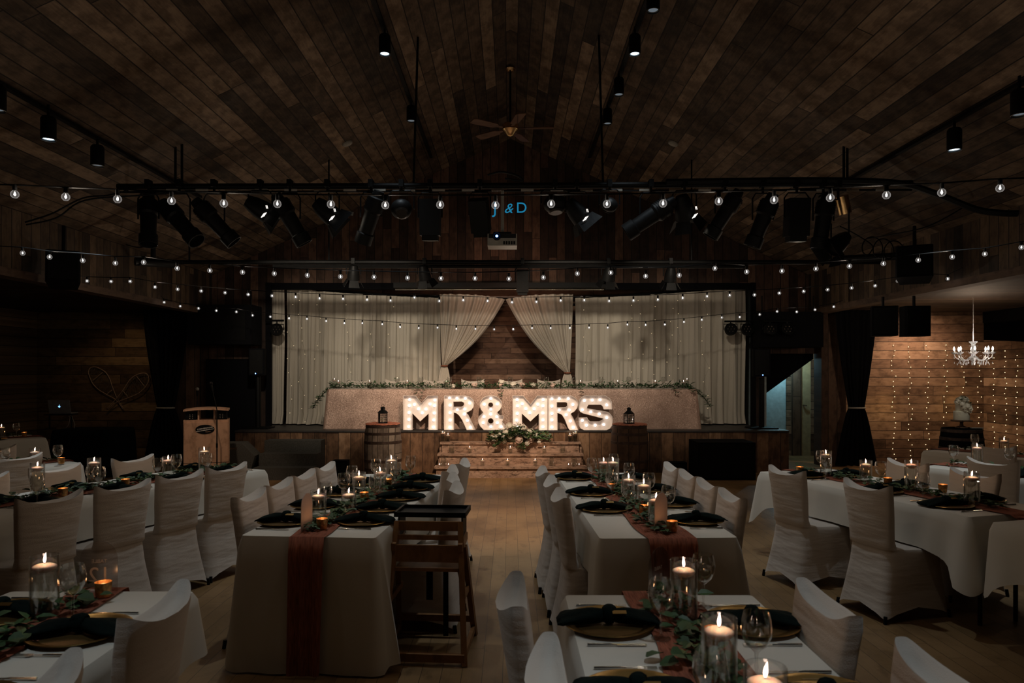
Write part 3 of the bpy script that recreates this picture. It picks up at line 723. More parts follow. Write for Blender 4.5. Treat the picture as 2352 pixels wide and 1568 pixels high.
# cable bundles
def cable(name, pts, r, label, Y=T1Y):
    P = [at(x, y, yy) for x, y, yy in pts]
    # catmull smoothing
    out = []
    for i in range(len(P) - 1):
        p0, p1, p2, p3 = P[max(i-1,0)], P[i], P[i+1], P[min(i+2, len(P)-1)]
        for j in range(6):
            t = j / 6
            out.append(.5 * ((2*p1) + (p2-p0)*t + (2*p0-5*p1+4*p2-p3)*t*t + (3*p1-p0-3*p2+p3)*t*t*t))
    out.append(P[-1]); m = MB(); m.tube(out, r, 6); return tag(m.build(name, M['black'], None, smooth=True), label, 'cable', 'cables by the lighting bars')
cable('cable_bundle', [(1530, 418, 8), (1700, 415, 8), (1900, 414, 8), (2060, 420, 7.9), (2150, 445, 7.8), (2240, 480, 7.7), (2300, 489, 7.6), (2338, 490, 7.55)], .035, 'thick bundle of cables sagging off the right end of the front bar')
cable('cable_loop', [(2210, 478, 8), (2130, 520, 8.2), (2040, 540, 8.6), (1990, 548, 9)], .008, 'thin cable swooping toward the right knee wall')
cable('cable_loop', [(310, 432, 8), (250, 448, 7.8), (190, 455, 7.5), (120, 490, 7.2), (58, 510, 7.2)], .009, 'upper thin cable looping to the left knee wall')
cable('cable_loop', [(440, 440, 8), (330, 448, 7.9), (195, 460, 7.6), (130, 500, 7.3), (60, 516, 7.2)], .009, 'lower thin cable looping to the left knee wall')
cable('cable_loop', [(350, 545, 8.1), (345, 560, 8.3), (320, 568, 9), (290, 562, 9.5)], .008, 'cable drooping from the first light to the hung left speaker')
cable('cable_loop', [(1930, 520, 8.6), (1960, 535, 8.8)] + [(1985 + 3.2 * i + 17 * math.cos(i * .8), 562 + i * .6 + 22 * math.sin(i * .8), 9.0 + .02 * (i % 3)) for i in range(26)], .0075, 'coiled cables piled above the right knee wall')
cable('cable_loop', [(1120, 402, 8), (1150, 395, 8), (1185, 402, 8), (1200, 415, 8), (1160, 410, 8)], .012, 'small coil of cable on top of the front bar')
# vertical pipes dropping to knee walls
pipe('hanging_pipe', at(352, 545, 8.9), at(352, 592, 8.9), .03, 'short black pipe dropping beside the left hung speaker')
m = MB(); m.tube([at(310, 600, 9.0), at(400, 606, 9.3)], .055, 10); tag(m.build('hanging_tube_light', M['black'], None, smooth=True), 'fat black tube beside the left hung speaker', 'stage light')
m = MB(); m.tube([at(1920, 596, 9.6), at(2065, 588, 9.3)], .05, 10); tag(m.build('hanging_tube_light', M['black'], None, smooth=True), 'fat black tube at the right end of the rear bar', 'stage light')

# projector
pp = at(1154, 553, T1Y)
t = thing('projector', pp, 0, 'white projector with blue lit lens hung under the front bar', 'projector')
m = MB(); m.box((0, 0, -.01), (.325, .26, .13)); m.build('body', M['white'], t)
m = MB(); m.box((0, -.132, .03), (.3, .006, .045)); m.build('front_panel', M['grey'], t)
m = MB(); m.lathe([(.045, 0), (.045, .03), (.038, .035), (.03, .02), (.001, .018)], 18, (-.06, -.13, .025), Matrix.Rotation(R(90), 3, 'X')); m.build('lens_ring', M['black'], t)
m = MB(); m.lathe([(.0005, .024), (.014, .024)], 12, (-.06, -.13, .025), Matrix.Rotation(R(90), 3, 'X')); m.build('lens_light', M['blueled'], t)
m = MB()
for k in range(5): m.box((.02 + k * .028, -.132, -.045), (.018, .006, .035))
m.build('vent', M['black'], t)
m = MB(); m.tube([(-.0, 0, .055), (0, 0, T1Z - pp.z)], .018, 8); m.build('pole', M['white'], t)
m = MB(); m.box((0, 0, .075), (.2, .16, .02)); m.build('bracket', M['black'], t)
# projected initials on the gable wall
def text(name, body, size, mat, parent, loc, rot, extr=.001, align='CENTER', shear=0, sx=1):
    cv = bpy.data.curves.new(name, 'FONT'); cv.body = body; cv.size = size; cv.align_x = align; cv.align_y = 'CENTER'; cv.extrude = extr; cv.shear = shear
    tmp = bpy.data.objects.new(name + '_curve', cv); me = bpy.data.meshes.new_from_object(tmp); bpy.data.objects.remove(tmp); me.materials.clear(); me.materials.append(mat); me.name = name
    o = bpy.data.objects.new(name, me); COL.objects.link(o)
    if parent: o.parent = parent
    o.location = loc; o.rotation_euler = rot; o.scale = (sx, 1, 1)
    return o
g = thing('projected_initials', at(1170, 478, YE - .01), 0, 'blue projected initials J & D on the dark gable wall', 'projected letters')
text('letter', 'J', .3, M['logo'], g, (-.26, 0, 0), (R(90), 0, 0))
text('ampersand', '&', .25, M['logo'], g, (-.02, 0, -.01), (R(90), 0, 0), shear=.3)
text('letter', 'D', .27, M['logo'], g, (.22, 0, 0), (R(90), 0, 0))

# projection screen housing under the header
a, b = at(905, 650, 12.8), at(1390, 666, 12.8)
t = thing('hanging_screen_case', ((a.x + b.x) / 2, 12.8, (a.z + b.z) / 2), 0, 'long glossy black roll-up screen housing above the stage curtain', 'projection screen')
m = MB(); m.box((0, 0, .02), (b.x - a.x, .14, .09)); m.build('case', M['black'], t)
m = MB(); m.tube([(-(b.x - a.x) / 2 + .03, -.05, -.055), ((b.x - a.x) / 2 - .03, -.05, -.055)], .014, 8); m.build('bottom_bar', M['silver'], t)

# ------------------------------------------------------------------ loudspeakers and black boxes
def speaker(loc, d, rz, label, nm='loudspeaker', bracket=None, led=False, taper=.8, tilt=0):
    t = thing('hanging_loudspeaker' if bracket else nm, loc, rz, label, 'loudspeaker', None)
    t.rotation_euler = (tilt, 0, rz)
    w, dd, h = d
    m = MB()
    ring = [(-w/2 + .02, -dd/2), (w/2 - .02, -dd/2), (w/2, -dd/2 + .02), (w/2 * taper, dd/2), (-w/2 * taper, dd/2), (-w/2, -dd/2 + .02)]
    a = [(x, y, -h/2) for x, y in ring]; b = [(x, y, h/2) for x, y in ring]
    m.quadstrip([a, b]); m.cap(a, True); m.cap(b); m.build('cabinet', M['blackmat'] if nm == 'floor_monitor' else M['blackfab'], t)
    m = MB(); m.box((0, -dd/2 - .006, 0), (w - .05, .012, h - .05)); m.build('grille', M['black'], t)
    if led: m = MB(); m.sphere((led, -dd/2 - .012, -h/2 + .03), .009, 8, 6); m.build('power_led', M['blueled'], t)
    if bracket: m = MB(); m.tube([(0, 0, h/2 - .01), (0, 0, h/2 + bracket)], .02, 8); m.build('bracket', M['black'], t)
    return t
p = at(272, 620, 8.2); speaker((-5.1, 8.2, p.z), (.34, .3, .37), R(30), 'black speaker hung on the left knee wall beneath the second bulb string', bracket=.35, tilt=R(-12))
p = at(2097, 608, 8.8); speaker((4.95, 8.8, p.z), (.4, .3, .4), R(-30), 'black speaker hung on the right knee wall beneath the second bulb string', bracket=.3, tilt=R(-12))
p = at(2028, 738, 10.2); speaker(p, (.34, .3, .42), R(-15), 'left one of two black speakers hung beside the fairy lit wall', bracket=.14)
p = at(2099, 738, 9.6); speaker(p, (.33, .26, .4), R(-5), 'right one of two black speakers hung beside the fairy lit wall', bracket=.14)
p = at(593, 831, 12.45); speaker(p, (.27, .25, .46), R(5), 'black pole speaker with blue light left of the stage curtain', led=-.01)
p = at(1746, 833, 12.45); speaker(p, (.29, .25, .48), R(-5), 'black pole speaker with blue light right of the stage curtain', led=.01)
for px, nm in ((593, 'left'), (1749, 'right')):
    q = at(px, 862, 12.45); zt = at(0, 862 if nm == 'left' else 866, 12.45).z - .01
    t = thing('speaker_stand', (q.x, 12.45, SZ), 0, f'black column stand under the {nm} pole speaker on stage', 'speaker stand', 'speaker stands on stage')
    m = MB(); m.tube([(0, 0, .02), (0, 0, zt - SZ)], .045, 10); m.build('column', M['black'], t)
    m = MB(); m.box((0, 0, .012), (.45, .4, .02)); m.build('base_plate', M['black'], t)
# black boxes standing in for the dark recesses both sides of the stage opening
a, b = at(446, 702, 12.6), at(590, 792, 12.6)
t = thing('dark_recess_box', ((a.x + b.x) / 2, 12.6, (a.z + b.z) / 2), 0, 'wide black box standing in for the dark recess left of the stage opening', 'speaker box')
m = MB(); m.box((0, 0, 0), (b.x - a.x, .5, b.z - a.z)); m.build('cabinet', M['blackfab'], t)
m = MB(); m.box((0, -.255, -.02), ((b.x - a.x) * .8, .01, (b.z - a.z) * .75)); m.build('grille', M['black'], t)
m = MB()
for s in (-1, 1): m.tube([(s * .45, 0, (b.z - a.z) / -2 - .0), (s * .45, 0, .6)], .012, 6)
m.build('hanging_wire', M['black'], t)
a, b = at(1738, 718, 12.6), at(1880, 798, 12.6)
t = thing('dark_recess_box', ((a.x + b.x) / 2, 12.6, (a.z + b.z) / 2), 0, 'wide black box standing in for the dark recess right of the stage opening', 'speaker box')
m = MB(); m.box((0, 0, 0), (b.x - a.x, .4, abs(b.z - a.z))); m.build('cabinet', M['blackfab'], t)
m = MB()
for s in (-1, 1): m.tube([(s * .45, 0, 0), (s * .45, 0, .6)], .012, 6)
m.build('hanging_wire', M['black'], t)
a, b = at(474, 824, 12.9), at(590, 1083, 12.9)
t = thing('black_screen_panel', ((a.x + b.x) / 2, 12.9, 0), 0, 'tall black cloth screen standing between lectern and stage', 'screen')
m = MB(); m.box((0, 0, a.z / 2), (b.x - a.x, .05, a.z)); m.build('cloth', M['blackfab'], t)
m = MB(); m.box((0, .035, a.z / 2), (.05, .02, a.z)); m.box((0, .035, .02), (b.x - a.x, .02, .04)); m.build('frame', M['black'], t)
# led par lights on short bars
def ledpar(px, py, Y, label):
    p = at(px, py, Y); t = thing('hanging_wash_light', p, 0, label, 'stage light', 'led wash lights by the curtain')
    Q = Matrix.Rotation(R(70), 3, 'X')
    m = MB(); m.lathe([(.001, -.06), (.09, -.06), (.11, 0), (.11, .05), (.1, .05), (.095, .03), (.001, .03)], 18, (0, 0, 0), Q); m.build('housing', M['black'], t, smooth=35)
    m = MB()
    for k in range(7):
        a = k * PI / 3; r = 0 if k == 6 else .055
        m.sphere(Q @ Vector((r * math.cos(a), r * math.sin(a), .036)), .012, 8, 4)
    m.build('led_lens', M['silver'], t)
    m = MB(); m.tube([(-.12, 0, 0), (-.12, 0, .1), (.12, 0, .1), (.12, 0, 0)], .008, 6); m.tube([(0, 0, .1), (0, 0, .16)], .012, 6); m.build('yoke', M['black'], t)
ledpar(636, 758, 12.75, 'round led wash light with glinting lenses at the left curtain edge')
ledpar(1678, 757, 12.75, 'left of two round led wash lights at the right curtain edge')
ledpar(1716, 757, 12.75, 'right of two round led wash lights at the right curtain edge')
ledpar(1768, 757, 12.3, 'left of two dim led lights in front of the right black box')
ledpar(1808, 757, 12.3, 'right of two dim led lights in front of the right black box')
for a, b, lb in (((610, 736), (652, 736), 'short black bar holding the left curtain edge light'), ((1664, 738), (1730, 738), 'short black bar holding the right curtain edge lights')):
    m = MB(); m.tube([at(*a, 12.75), at(*b, 12.75)], .018, 8); tag(m.build('light_bar', M['black']), lb, 'bar')
m = MB(); m.tube([at(1755, 737, 12.3), at(1822, 737, 12.3)], .018, 8); tag(m.build('light_bar', M['black']), 'short black bar before the right hung black box', 'bar')
import bmesh
# ------------------------------------------------------------------ marquee letters
def poly_plate(mb, loops, y0, y1):
    """flat plate with holes: front at y0, back at y1"""
    bm = bmesh.new(); es = []
    for lp in loops:
        vs = [bm.verts.new((x, 0, z)) for x, z in lp]
        es += [bm.edges.new((vs[i], vs[(i + 1) % len(vs)])) for i in range(len(vs))]
    bmesh.ops.triangle_fill(bm, use_beauty=True, use_dissolve=False, edges=es)
    bm.verts.index_update(); bm.verts.ensure_lookup_table()
    for y, fl in ((y0, False), (y1, True)):
        b = len(mb.v); mb.v += [(v.co.x, y, v.co.z) for v in bm.verts]
        for f in bm.faces:
            ix = [b + v.index for v in f.verts]; mb.f.append(tuple(reversed(ix)) if fl else tuple(ix))
    bm.free()
    for lp in loops: mb.quadstrip([[(x, y0, z) for x, z in lp], [(x, y1, z) for x, z in lp]])
def circ(cx, cy, r, n=16): return [(cx + r * math.cos(2*PI*i/n), cy + r * math.sin(2*PI*i/n)) for i in range(n)]
LET = [
 ('M', 920, [[(60,105),(320,105),(445,265),(590,105),(805,105),(800,840),(605,840),(608,485),(425,655),(255,480),(255,840),(60,840)]],
  [(185,190),(180,320),(175,470),(170,620),(165,775),(290,295),(380,390),(460,475),(540,395),(630,285),(735,200),(725,320),(720,480),(710,630),(705,785)], 'first letter M of the lit sign, at its left end'),
 ('R', 920, [[(945,105),(1400,105),(1500,130),(1570,190),(1590,270),(1575,340),(1530,410),(1420,470),(1460,520),(1500,600),(1620,840),(1430,840),(1330,620),(1260,520),(1210,480),(1150,465),(1155,840),(945,840)],
             [(1140,230),(1320,225),(1370,250),(1375,295),(1350,330),(1310,345),(1145,345)]],
  [(1055,155),(1065,310),(1065,475),(1065,635),(1060,790),(1215,160),(1395,165),(1490,265),(1385,395),(1220,410),(1375,505),(1440,640),(1505,790)], 'lit marquee letter R between the first M and the ampersand'),
 ('and', 920, [[(1940,100),(2060,115),(2140,170),(2185,240),(2190,320),(2150,400),(2085,460),(2140,530),(2225,540),(2215,610),(2195,665),(2310,815),(2290,840),(1800,840),(1730,770),(1690,700),(1675,620),(1700,550),(1790,465),(1740,400),(1715,320),(1720,240),(1770,160),(1850,115)],
             circ(1948, 300, 55), circ(1948, 648, 62)],
  [(1950,165),(1805,290),(2090,285),(1950,400),(1945,505),(1800,560),(2080,560),(1785,690),(2090,690),(1950,775),(2170,775)], 'lit marquee ampersand behind the bouquet'),
 ('M', 1165, [[(120,105),(345,105),(505,290),(650,105),(870,105),(870,845),(685,845),(685,485),(500,655),(315,485),(320,845),(120,845)]],
  [(215,190),(225,325),(220,490),(205,635),(215,780),(325,280),(405,385),(490,475),(585,390),(665,290),(780,190),(775,325),(775,480),(775,630),(775,780)], 'lit marquee letter M just right of the ampersand'),
 ('R', 1165, [[(885,105),(1390,105),(1470,150),(1520,220),(1530,290),(1510,370),(1450,440),(1370,490),(1430,600),(1535,845),(1350,845),(1320,800),(1240,600),(1180,510),(1130,485),(1080,475),(1085,845),(885,845)],
             [(1070,240),(1270,240),(1300,265),(1300,320),(1265,358),(1075,358)]],
  [(970,175),(970,330),(970,490),(970,630),(970,785),(1130,170),(1325,170),(1425,295),(1345,415),(1130,415),(1280,520),(1370,655),(1435,790)], 'lit marquee letter R touching the second M'),
 ('S', 1165, [[(1545,270),(1560,200),(1610,140),(1670,105),(2120,105),(2200,150),(2255,230),(2265,395),(2085,395),(2065,330),(2020,295),(1760,295),(1730,330),(1725,378),(2170,455),(2230,500),(2270,560),(2275,620),(2270,740),(2220,810),(2150,845),(1660,845),(1590,810),(1548,740),(1545,580),(1725,572),(1745,620),(1790,662),(2000,660),(2050,635),(2080,595),(1650,485),(1580,450),(1548,400)]],
  [(1675,210),(1845,200),(2015,195),(2160,305),(1630,410),(1815,455),(2000,500),(2160,580),(2095,730),(1910,745),(1720,745),(1630,640)], 'lit marquee letter S at the right end of the sign')]
bulb_me = None
for nm, off, loops, bulbs, lab in LET:
    LY = 12.06; k = F / LY
    cv = lambda p: ((off + p[0] / 9.408 - CX) / k, SZ + (845 - p[1]) / 9.408 / k + .001)
    L2 = [[cv(p) for p in lp] for lp in loops]
    cx = sum(p[0] for p in L2[0]) / len(L2[0]); L2 = [[(x - cx, z - SZ) for x, z in lp] for lp in L2]
    t = thing('marquee_letter', (cx, LY, SZ + .001), 0, lab, 'light up letter', 'light up letters on the stage edge')
    m = MB(); poly_plate(m, L2, .075, .085); m.build('face', M['marqueeback'], t)
    m = MB()
    for lp in L2:
        m.quadstrip([[(x, 0, z) for x, z in lp], [(x, .08, z) for x, z in lp]])
        m.tube([(x, 0, z) for x, z in lp] + [(lp[0][0], 0, lp[0][1])], .0045, 6, False)
    m.v = [(x, y, max(z, .0008)) for x, y, z in m.v]
    m.build('rim', M['marquee'], t)
    for b in bulbs:
        x, z = cv(b); p = (x - cx, .05, z - SZ)
        if bulb_me is None:
            m = MB(); m.sphere((0, 0, 0), .022, 12, 8); bulb_me = m.build('bulb', M['mbulb'], t, smooth=180, loc=p)
        else:
            q = bulb_me.copy(); COL.objects.link(q); q.parent = t; q.location = p

# ------------------------------------------------------------------ foliage helpers
def leaf(mb, p, d, nrm, ln, w, pointed=True):
    d = Vector(d).normalized(); nrm = Vector(nrm); sd = d.cross(nrm)
    if sd.length < 1e-3: sd = d.cross(Vector((1, 0, 0)))
    sd.normalize(); up = sd.cross(d).normalized(); p = Vector(p)
    b = len(mb.v)
    if pointed:
        pr = [(0, 0), (.3, .8), (.6, .75), (1, 0)]
    else:
        pr = [(0, .15), (.3, .95), (.7, .9), (1, .25)]
    c = [p + d * (t * ln) - up * (ln * .12 * t * t) for t, _ in pr]
    l = [q + sd * (w * s) + up * (w * s * .3) for q, (t, s) in zip(c, pr)]
    r = [q - sd * (w * s) + up * (w * s * .3) for q, (t, s) in zip(c, pr)]
    for i in range(4): mb.v += [tuple(l[i]), tuple(c[i]), tuple(r[i])]
    for i in range(3):
        a = b + i * 3
        mb.f.append((a, a + 1, a + 4, a + 3)); mb.f.append((a + 1, a + 2, a + 5, a + 4))
def foliage(name, path, nper, spread, ln, w, parent, seed, avoid=(), zmin=None, pointed=.5, mats=('leaf', 'leaf2'), up=.5, height=.05):
    rnd = random.Random(seed)
    mbs = [MB(), MB()]
    P = [Vector(p) for p in path]
    for i in range(len(P) - 1):
        seg = P[i + 1] - P[i]; n = max(1, int(nper * seg.length))
        for _ in range(n):
            t = rnd.random(); q = P[i] + seg * t
            lat = seg.normalized().cross(Vector((0, 0, 1)))
            if lat.length < .1: lat = Vector((1, 0, 0))
            q = q + lat * rnd.gauss(0, spread * .5) + Vector((0, 0, abs(rnd.gauss(0, height * .5))))
            if abs(seg.normalized().z) > .5: q.y -= abs(rnd.gauss(0, spread * .3))
            if zmin is not None: q.z = max(q.z, zmin + .004)
            a = rnd.uniform(0, 6.28)
            d = Vector((math.cos(a), math.sin(a), rnd.uniform(-.15, up)))
            le = ln * rnd.uniform(.6, 1.25)
            e = q + d.normalized() * le
            if zmin is not None and e.z < zmin + .003: d.z = .1
            if any((Vector((q.x - ax, q.y - ay)).length < ar + .004 or Vector((e.x - ax, e.y - ay)).length < ar + .004) for ax, ay, ar in avoid): continue
            pt = rnd.random() < pointed
            leaf(mbs[0 if pt else 1], q, d, Vector((rnd.uniform(-.5, .5), rnd.uniform(-.5, .5), 1)), le, w * (1 if pt else 1.5) * rnd.uniform(.8, 1.2), pt)
    for mb, mt in zip(mbs, mats):
        if mb.v:
            if zmin is not None: mb.v = [(x, y, max(z, zmin + .001)) for x, y, z in mb.v]
            mb.build(name, M[mt], parent)['kind'] = 'stuff'
def rose(mb, c, r, seed, face=(0, -1, .3)):
    rnd = random.Random(seed); Q = rot_to(face); c = Vector(c)
    mb.sphere(c + Q @ Vector((0, 0, r * .18)), r * .5, 10, 6)
    k = rnd.uniform(0, 6.28); rows = []
    for i in range(15):                       # ruffled bloom: petals wind round a closed heart
        th = PI * (.02 + .96 * i / 14); row = []
        for j in range(26):
            a = 2 * PI * j / 26
            w = math.cos(2 * a + 2.1 * i + k) * .09 + math.cos(5 * a - 1.3 * i + k) * .05
            rad = r * (.95 + w * (.4 + .6 * math.sin(th)))
            z = math.cos(th) * .78 - (.16 * math.exp(-(th / .35) ** 2))
            row.append(c + Q @ Vector((rad * math.sin(th) * math.cos(a), rad * math.sin(th) * math.sin(a), r * z)))
        rows.append(row)
    mb.quadstrip(rows)
    for q in range(6):                        # loose outer petals
        a = 2 * PI * q / 6 + k; pr = []
        for t in range(4):
            pr.append([c + Q @ Vector((r * (.8 + .16 * t) * math.cos(a + u), r * (.8 + .16 * t) * math.sin(a + u), r * (-.3 + .3 * t - .1 * abs(u) * t))) for u in (-.5, -.25, 0, .25, .5)])
        mb.sheet(pr)

# ------------------------------------------------------------------ shared small things
def proto_thing(key, name, label='', cat='', group=None):
    t = thing(name, (0, 0, -50), 0, label, cat, group); PROTO[key] = (t, False); return t
def make_vase(key, h, r=.05, fill=.72):
    t = proto_thing(key, 'glass_vase', '', 'vase')
    m = MB(); m.lathe([(.0005, .0), (r - .003, .0), (r, .003), (r, h - .002), (r - .0015, h), (r - .003, h - .002), (r - .003, .01), (.0005, .01)], 28); m.build('glass_wall', M['glass'], t, smooth=35)
    m = MB(); zf = h * fill; m.lathe([(.0005, .011), (r - .0045, .011), (r - .0045, zf), (.0005, zf)], 28); m.build('water', M['water'], t, smooth=35)
make_vase('vase_tall', .225, .05); make_vase('vase_mid', .18, .049, .66); make_vase('vase_low', .14, .048, .6); make_vase('vase_step', .11, .041, .55)
t = proto_thing('candle', 'floating_candle', '', 'candle')
m = MB(); m.lathe([(.0005, -.014), (.022, -.014), (.036, -.004), (.042, .004), (.04, .009), (.03, .014), (.012, .018), (.0005, .018)], 24); m.build('wax', M['wax'], t, smooth=60)
m = MB(); m.tube([(0, 0, .017), (.001, 0, .028)], .0012, 5); m.build('wick', M['black'], t)
def flame_mesh(h=.036, r=.0055, lean=.005):
    m = MB(); rings = []
    for i in range(9):
        t = i / 8; rr = r * math.sin(PI * min(1, t * .9 + .1) ** .8) * (1 - .25 * t) + .0003
        rings.append([Vector((rr * math.cos(2*PI*j/10) + lean * t * t, rr * math.sin(2*PI*j/10), .022 + h * t)) for j in range(10)])
    m.quadstrip(rings); return m
flame_mesh().build('flame', M['flame'], t, smooth=180)
t = proto_thing('candle_small', 'floating_candle', '', 'candle')
m = MB(); m.lathe([(.0005, -.014), (.02, -.014), (.034, -.002), (.036, .006), (.028, .012), (.0005, .015)], 18); m.build('wax', M['wax'], t, smooth=60)
flame_mesh(.03, .005, .001).build('flame', M['flame'], t, smooth=180)
t = proto_thing('votive', 'votive_holder', '', 'votive')
m = MB(); m.lathe([(.0005, 0), (.024, 0), (.029, .01), (.033, .062), (.031, .062), (.027, .012), (.0005, .008)], 20); m.build('cup', M['mercury'], t, smooth=40)
m = MB(); m.lathe([(.0005, .01), (.019, .01), (.019, .025), (.0005, .025)], 14); m.build('tealight', M['wax'], t)
flame_mesh(.03, .0055, 0).build('flame', M['flame'], t, smooth=180)
t = proto_thing('votive_clear', 'votive_holder', '', 'votive')
m = MB(); m.lathe([(.0005, 0), (.022, 0), (.026, .01), (.028, .05), (.0265, .05), (.024, .012), (.0005, .008)], 18); m.build('cup', M['glass'], t, smooth=40)
m = MB(); m.lathe([(.0005, .01), (.019, .01), (.019, .022), (.0005, .022)], 14); m.build('tealight', M['wax'], t)
flame_mesh(.022, .005, 0).build('flame', M['flame'], t, smooth=180)
t = proto_thing('goblet', 'wine_glass', '', 'glass')
m = MB(); m.lathe([(.0005, .0), (.034, .0), (.034, .002), (.008, .006), (.0045, .014), (.004, .03), (.0065, .045), (.0042, .058), (.006, .085), (.014, .094), (.032, .11), (.043, .135), (.0455, .158), (.042, .185), (.037, .205), (.0355, .205), (.0405, .184), (.044, .158), (.0415, .136), (.031, .1125), (.012, .098), (.0005, .096)], 26); m.build('bowl_and_stem', M['glass'], t, smooth=60)
t = proto_thing('charger', 'charger_plate', '', 'plate')
m = MB(); m.lathe([(.125, .004), (.14, .006), (.152, .014), (.168, .017), (.17, .014), (.15, .008), (.12, .0)], 40); m.build('rim', M['gold'], t, smooth=50)
m = MB(); m.lathe([(.0005, .001), (.122, .001), (.127, .0045), (.0005, .0045)], 40); m.build('well', M['goldrim'], t, smooth=50)
t = proto_thing('napkin', 'napkin', '', 'napkin')
m = MB()
for s in (-1, 1):
    rings = []
    for i in range(11):
        u = i / 10; L_ = .19 * u
        wv = .018 + .052 * math.sin(min(1, u * 1.05) * PI * .62) ** 1.1; hv = .02 + .008 * math.sin(u * 5) - .008 * u
        if u > .93: wv *= .55; hv *= .5
        zc = .03 - .012 * u - (.0 if u < .85 else (u - .85) * .1)
        ring = []
        for j in range(20):
            a = 2 * PI * j / 20
            fold = 1 + .22 * math.sin(5 * a + 2 * u) * u
            ring.append((s * L_, wv * fold * math.cos(a) + .012 * math.sin(3 * u), max(.006, zc + hv * fold * math.sin(a))))
        rings.append(ring)
    m.quadstrip(rings); m.cap(rings[-1], True)
m.build('fold', M['napkin'], t, smooth=180)
m = MB(); rings = []
for i in range(13):
    a = 2 * PI * i / 12
    c = Vector((0, .026 * math.cos(a), .034 + .024 * math.sin(a)))
    rings.append([c + Vector((.022 * math.cos(b), .011 * math.sin(b) * math.cos(a), .011 * math.sin(b) * math.sin(a))) for b in [2*PI*j/8 for j in range(8)]])
m.quadstrip(rings); m.sphere((.004, .01, .052), .024, 10, 6, (1.1, .8, .7)); m.build('knot', M['napkin'], t, smooth=180)
m = MB(); m.box((.035, -.03, .052), (.05, .018, .0012), Matrix.Rotation(R(20), 3, 'X')); m.build('name_card', M['gold'], t)
for nm_ in ('knife', 'fork'):
    t = proto_thing(nm_, nm_, '', 'cutlery')
    m = MB(); m.tube([(0, -.1, .003), (0, -.02, .004), (0, .0, .003)], [.005, .004, .003], 6)
    m.build('handle', M['silver'], t)
    m = MB()
    if nm_ == 'knife': m.box((0, .05, .003), (.014, .1, .0015)); m.build('blade', M['silver'], t)
    else:
        m.box((0, .02, .003), (.006, .04, .0015)); m.box((0, .045, .003), (.022, .02, .0015))
        for k in range(4): m.box((-.009 + k * .006, .075, .003), (.003, .045, .0015))
        m.build('tines', M['silver'], t)
# chair in a stretch cover
def chair_proto():
    t = proto_thing('chair', 'banquet_chair', '', 'chair')
    n = 44
    def ring(hw, yb, yf, z, p=5., bulge=0, arch=0, side=0, ym=None):
        out = []
        for j in range(n):
            a = 2 * PI * j / n; ca, sa = math.cos(a), math.sin(a)
            x = hw * math.copysign(abs(ca) ** (2 / p), ca); yy = math.copysign(abs(sa) ** (2 / p), sa)
            y = lerp(yb, yf, (yy + 1) / 2) if ym is None else (lerp(ym, yb, -yy) if yy < 0 else lerp(ym, yf, yy))
            fx = 1 - (x / hw) ** 2; fy = 1 - yy ** 2
            if yy < 0: y -= bulge * fx * (-yy)
            zz = z
            if arch: zz += arch * max(fx * (abs(yy) > .6), fy * (abs(x) > .6 * hw)) 
            out.append((x - math.copysign(side * fy, x) if abs(x) > .6 * hw else x, y, zz))
        return out
    R_ = []
    R_.append(ring(.234, -.31, .258, .012, 9, 0, .08, .01)); R_.append(ring(.226, -.294, .252, .1, 8, 0, .03, .014)); R_.append(ring(.212, -.268, .242, .24, 7, 0, .0, .01))
    R_.append(ring(.203, -.252, .235, .34, 6)); R_.append(ring(.197, -.243, .232, .42, 6)); R_.append(ring(.195, -.24, .228, .45, 6))
    R_.append(ring(.192, -.239, .21, .462, 6, .003)); R_.append(ring(.19, -.239, .1, .47, 6, .006, ym=-.05)); R_.append(ring(.188, -.239, -.02, .473, 6, .009, ym=-.12)); R_.append(ring(.186, -.24, -.15, .482, 6, .013))
    for z, hw, yb, yf, bl in ((.53, .184, -.241, -.165, .018), (.6, .187, -.246, -.17, .026), (.68, .195, -.253, -.178, .033), (.76, .201, -.261, -.187, .038), (.82, .207, -.268, -.196, .041), (.86, .211, -.274, -.203, .042)):
        R_.append(ring(hw, yb, yf, z, 5, bl))
    def top(hw, yb, yf, z, bl, pk):
        r = ring(hw, yb, yf, z, 4, bl); return [(x, y, zz + pk * (abs(x) / .21) ** 3) for x, y, zz in r]
    R_.append(top(.2115, -.276, -.206, .868, .042, .05)); R_.append(top(.206, -.27, -.212, .864, .038, .052)); R_.append(top(.185, -.264, -.222, .852, .028, .04)); R_.append(top(.12, -.256, -.238, .842, .012, .02))
    m = MB(); m.quadstrip(R_); m.cap(R_[-1], True); m.build('stretch_cover', M['cover'], t, smooth=52)
    for sx in (-1, 1):
        for y in (-.3, .245):
            m = MB(); m.tube([(sx * .222, y, 0), (sx * .218, y * .98, .05)], .012, 8); m.build('leg', M['black'], t)
chair_proto()
def candle_in_vase(x, y, z, key, lab_v, lab_c, gv, gc, small=False, light=True, rz=0, frac=None):
    hh = {'vase_tall': .225 * .72, 'vase_mid': .18 * .66, 'vase_low': .14 * .6, 'vase_step': .11 * .55}[key]
    place(key, (x, y, z), rz, lab_v, gv)
    zc = z + hh + .001
    c = place('candle_small' if small else 'candle', (x, y, zc + (.014 if not small else .014)), rz, lab_c, gc)
    if light:
        l = bpy.data.lights.new('candle_light', 'POINT'); l.energy = WCAN * (.6 if small else 1); l.color = (1, .56, .3); l.shadow_soft_size = .003
        lo = bpy.data.objects.new('candle_light', l); COL.objects.link(lo); lo.location = (x, y, zc + (.08 if not small else .07)); lo.parent = None
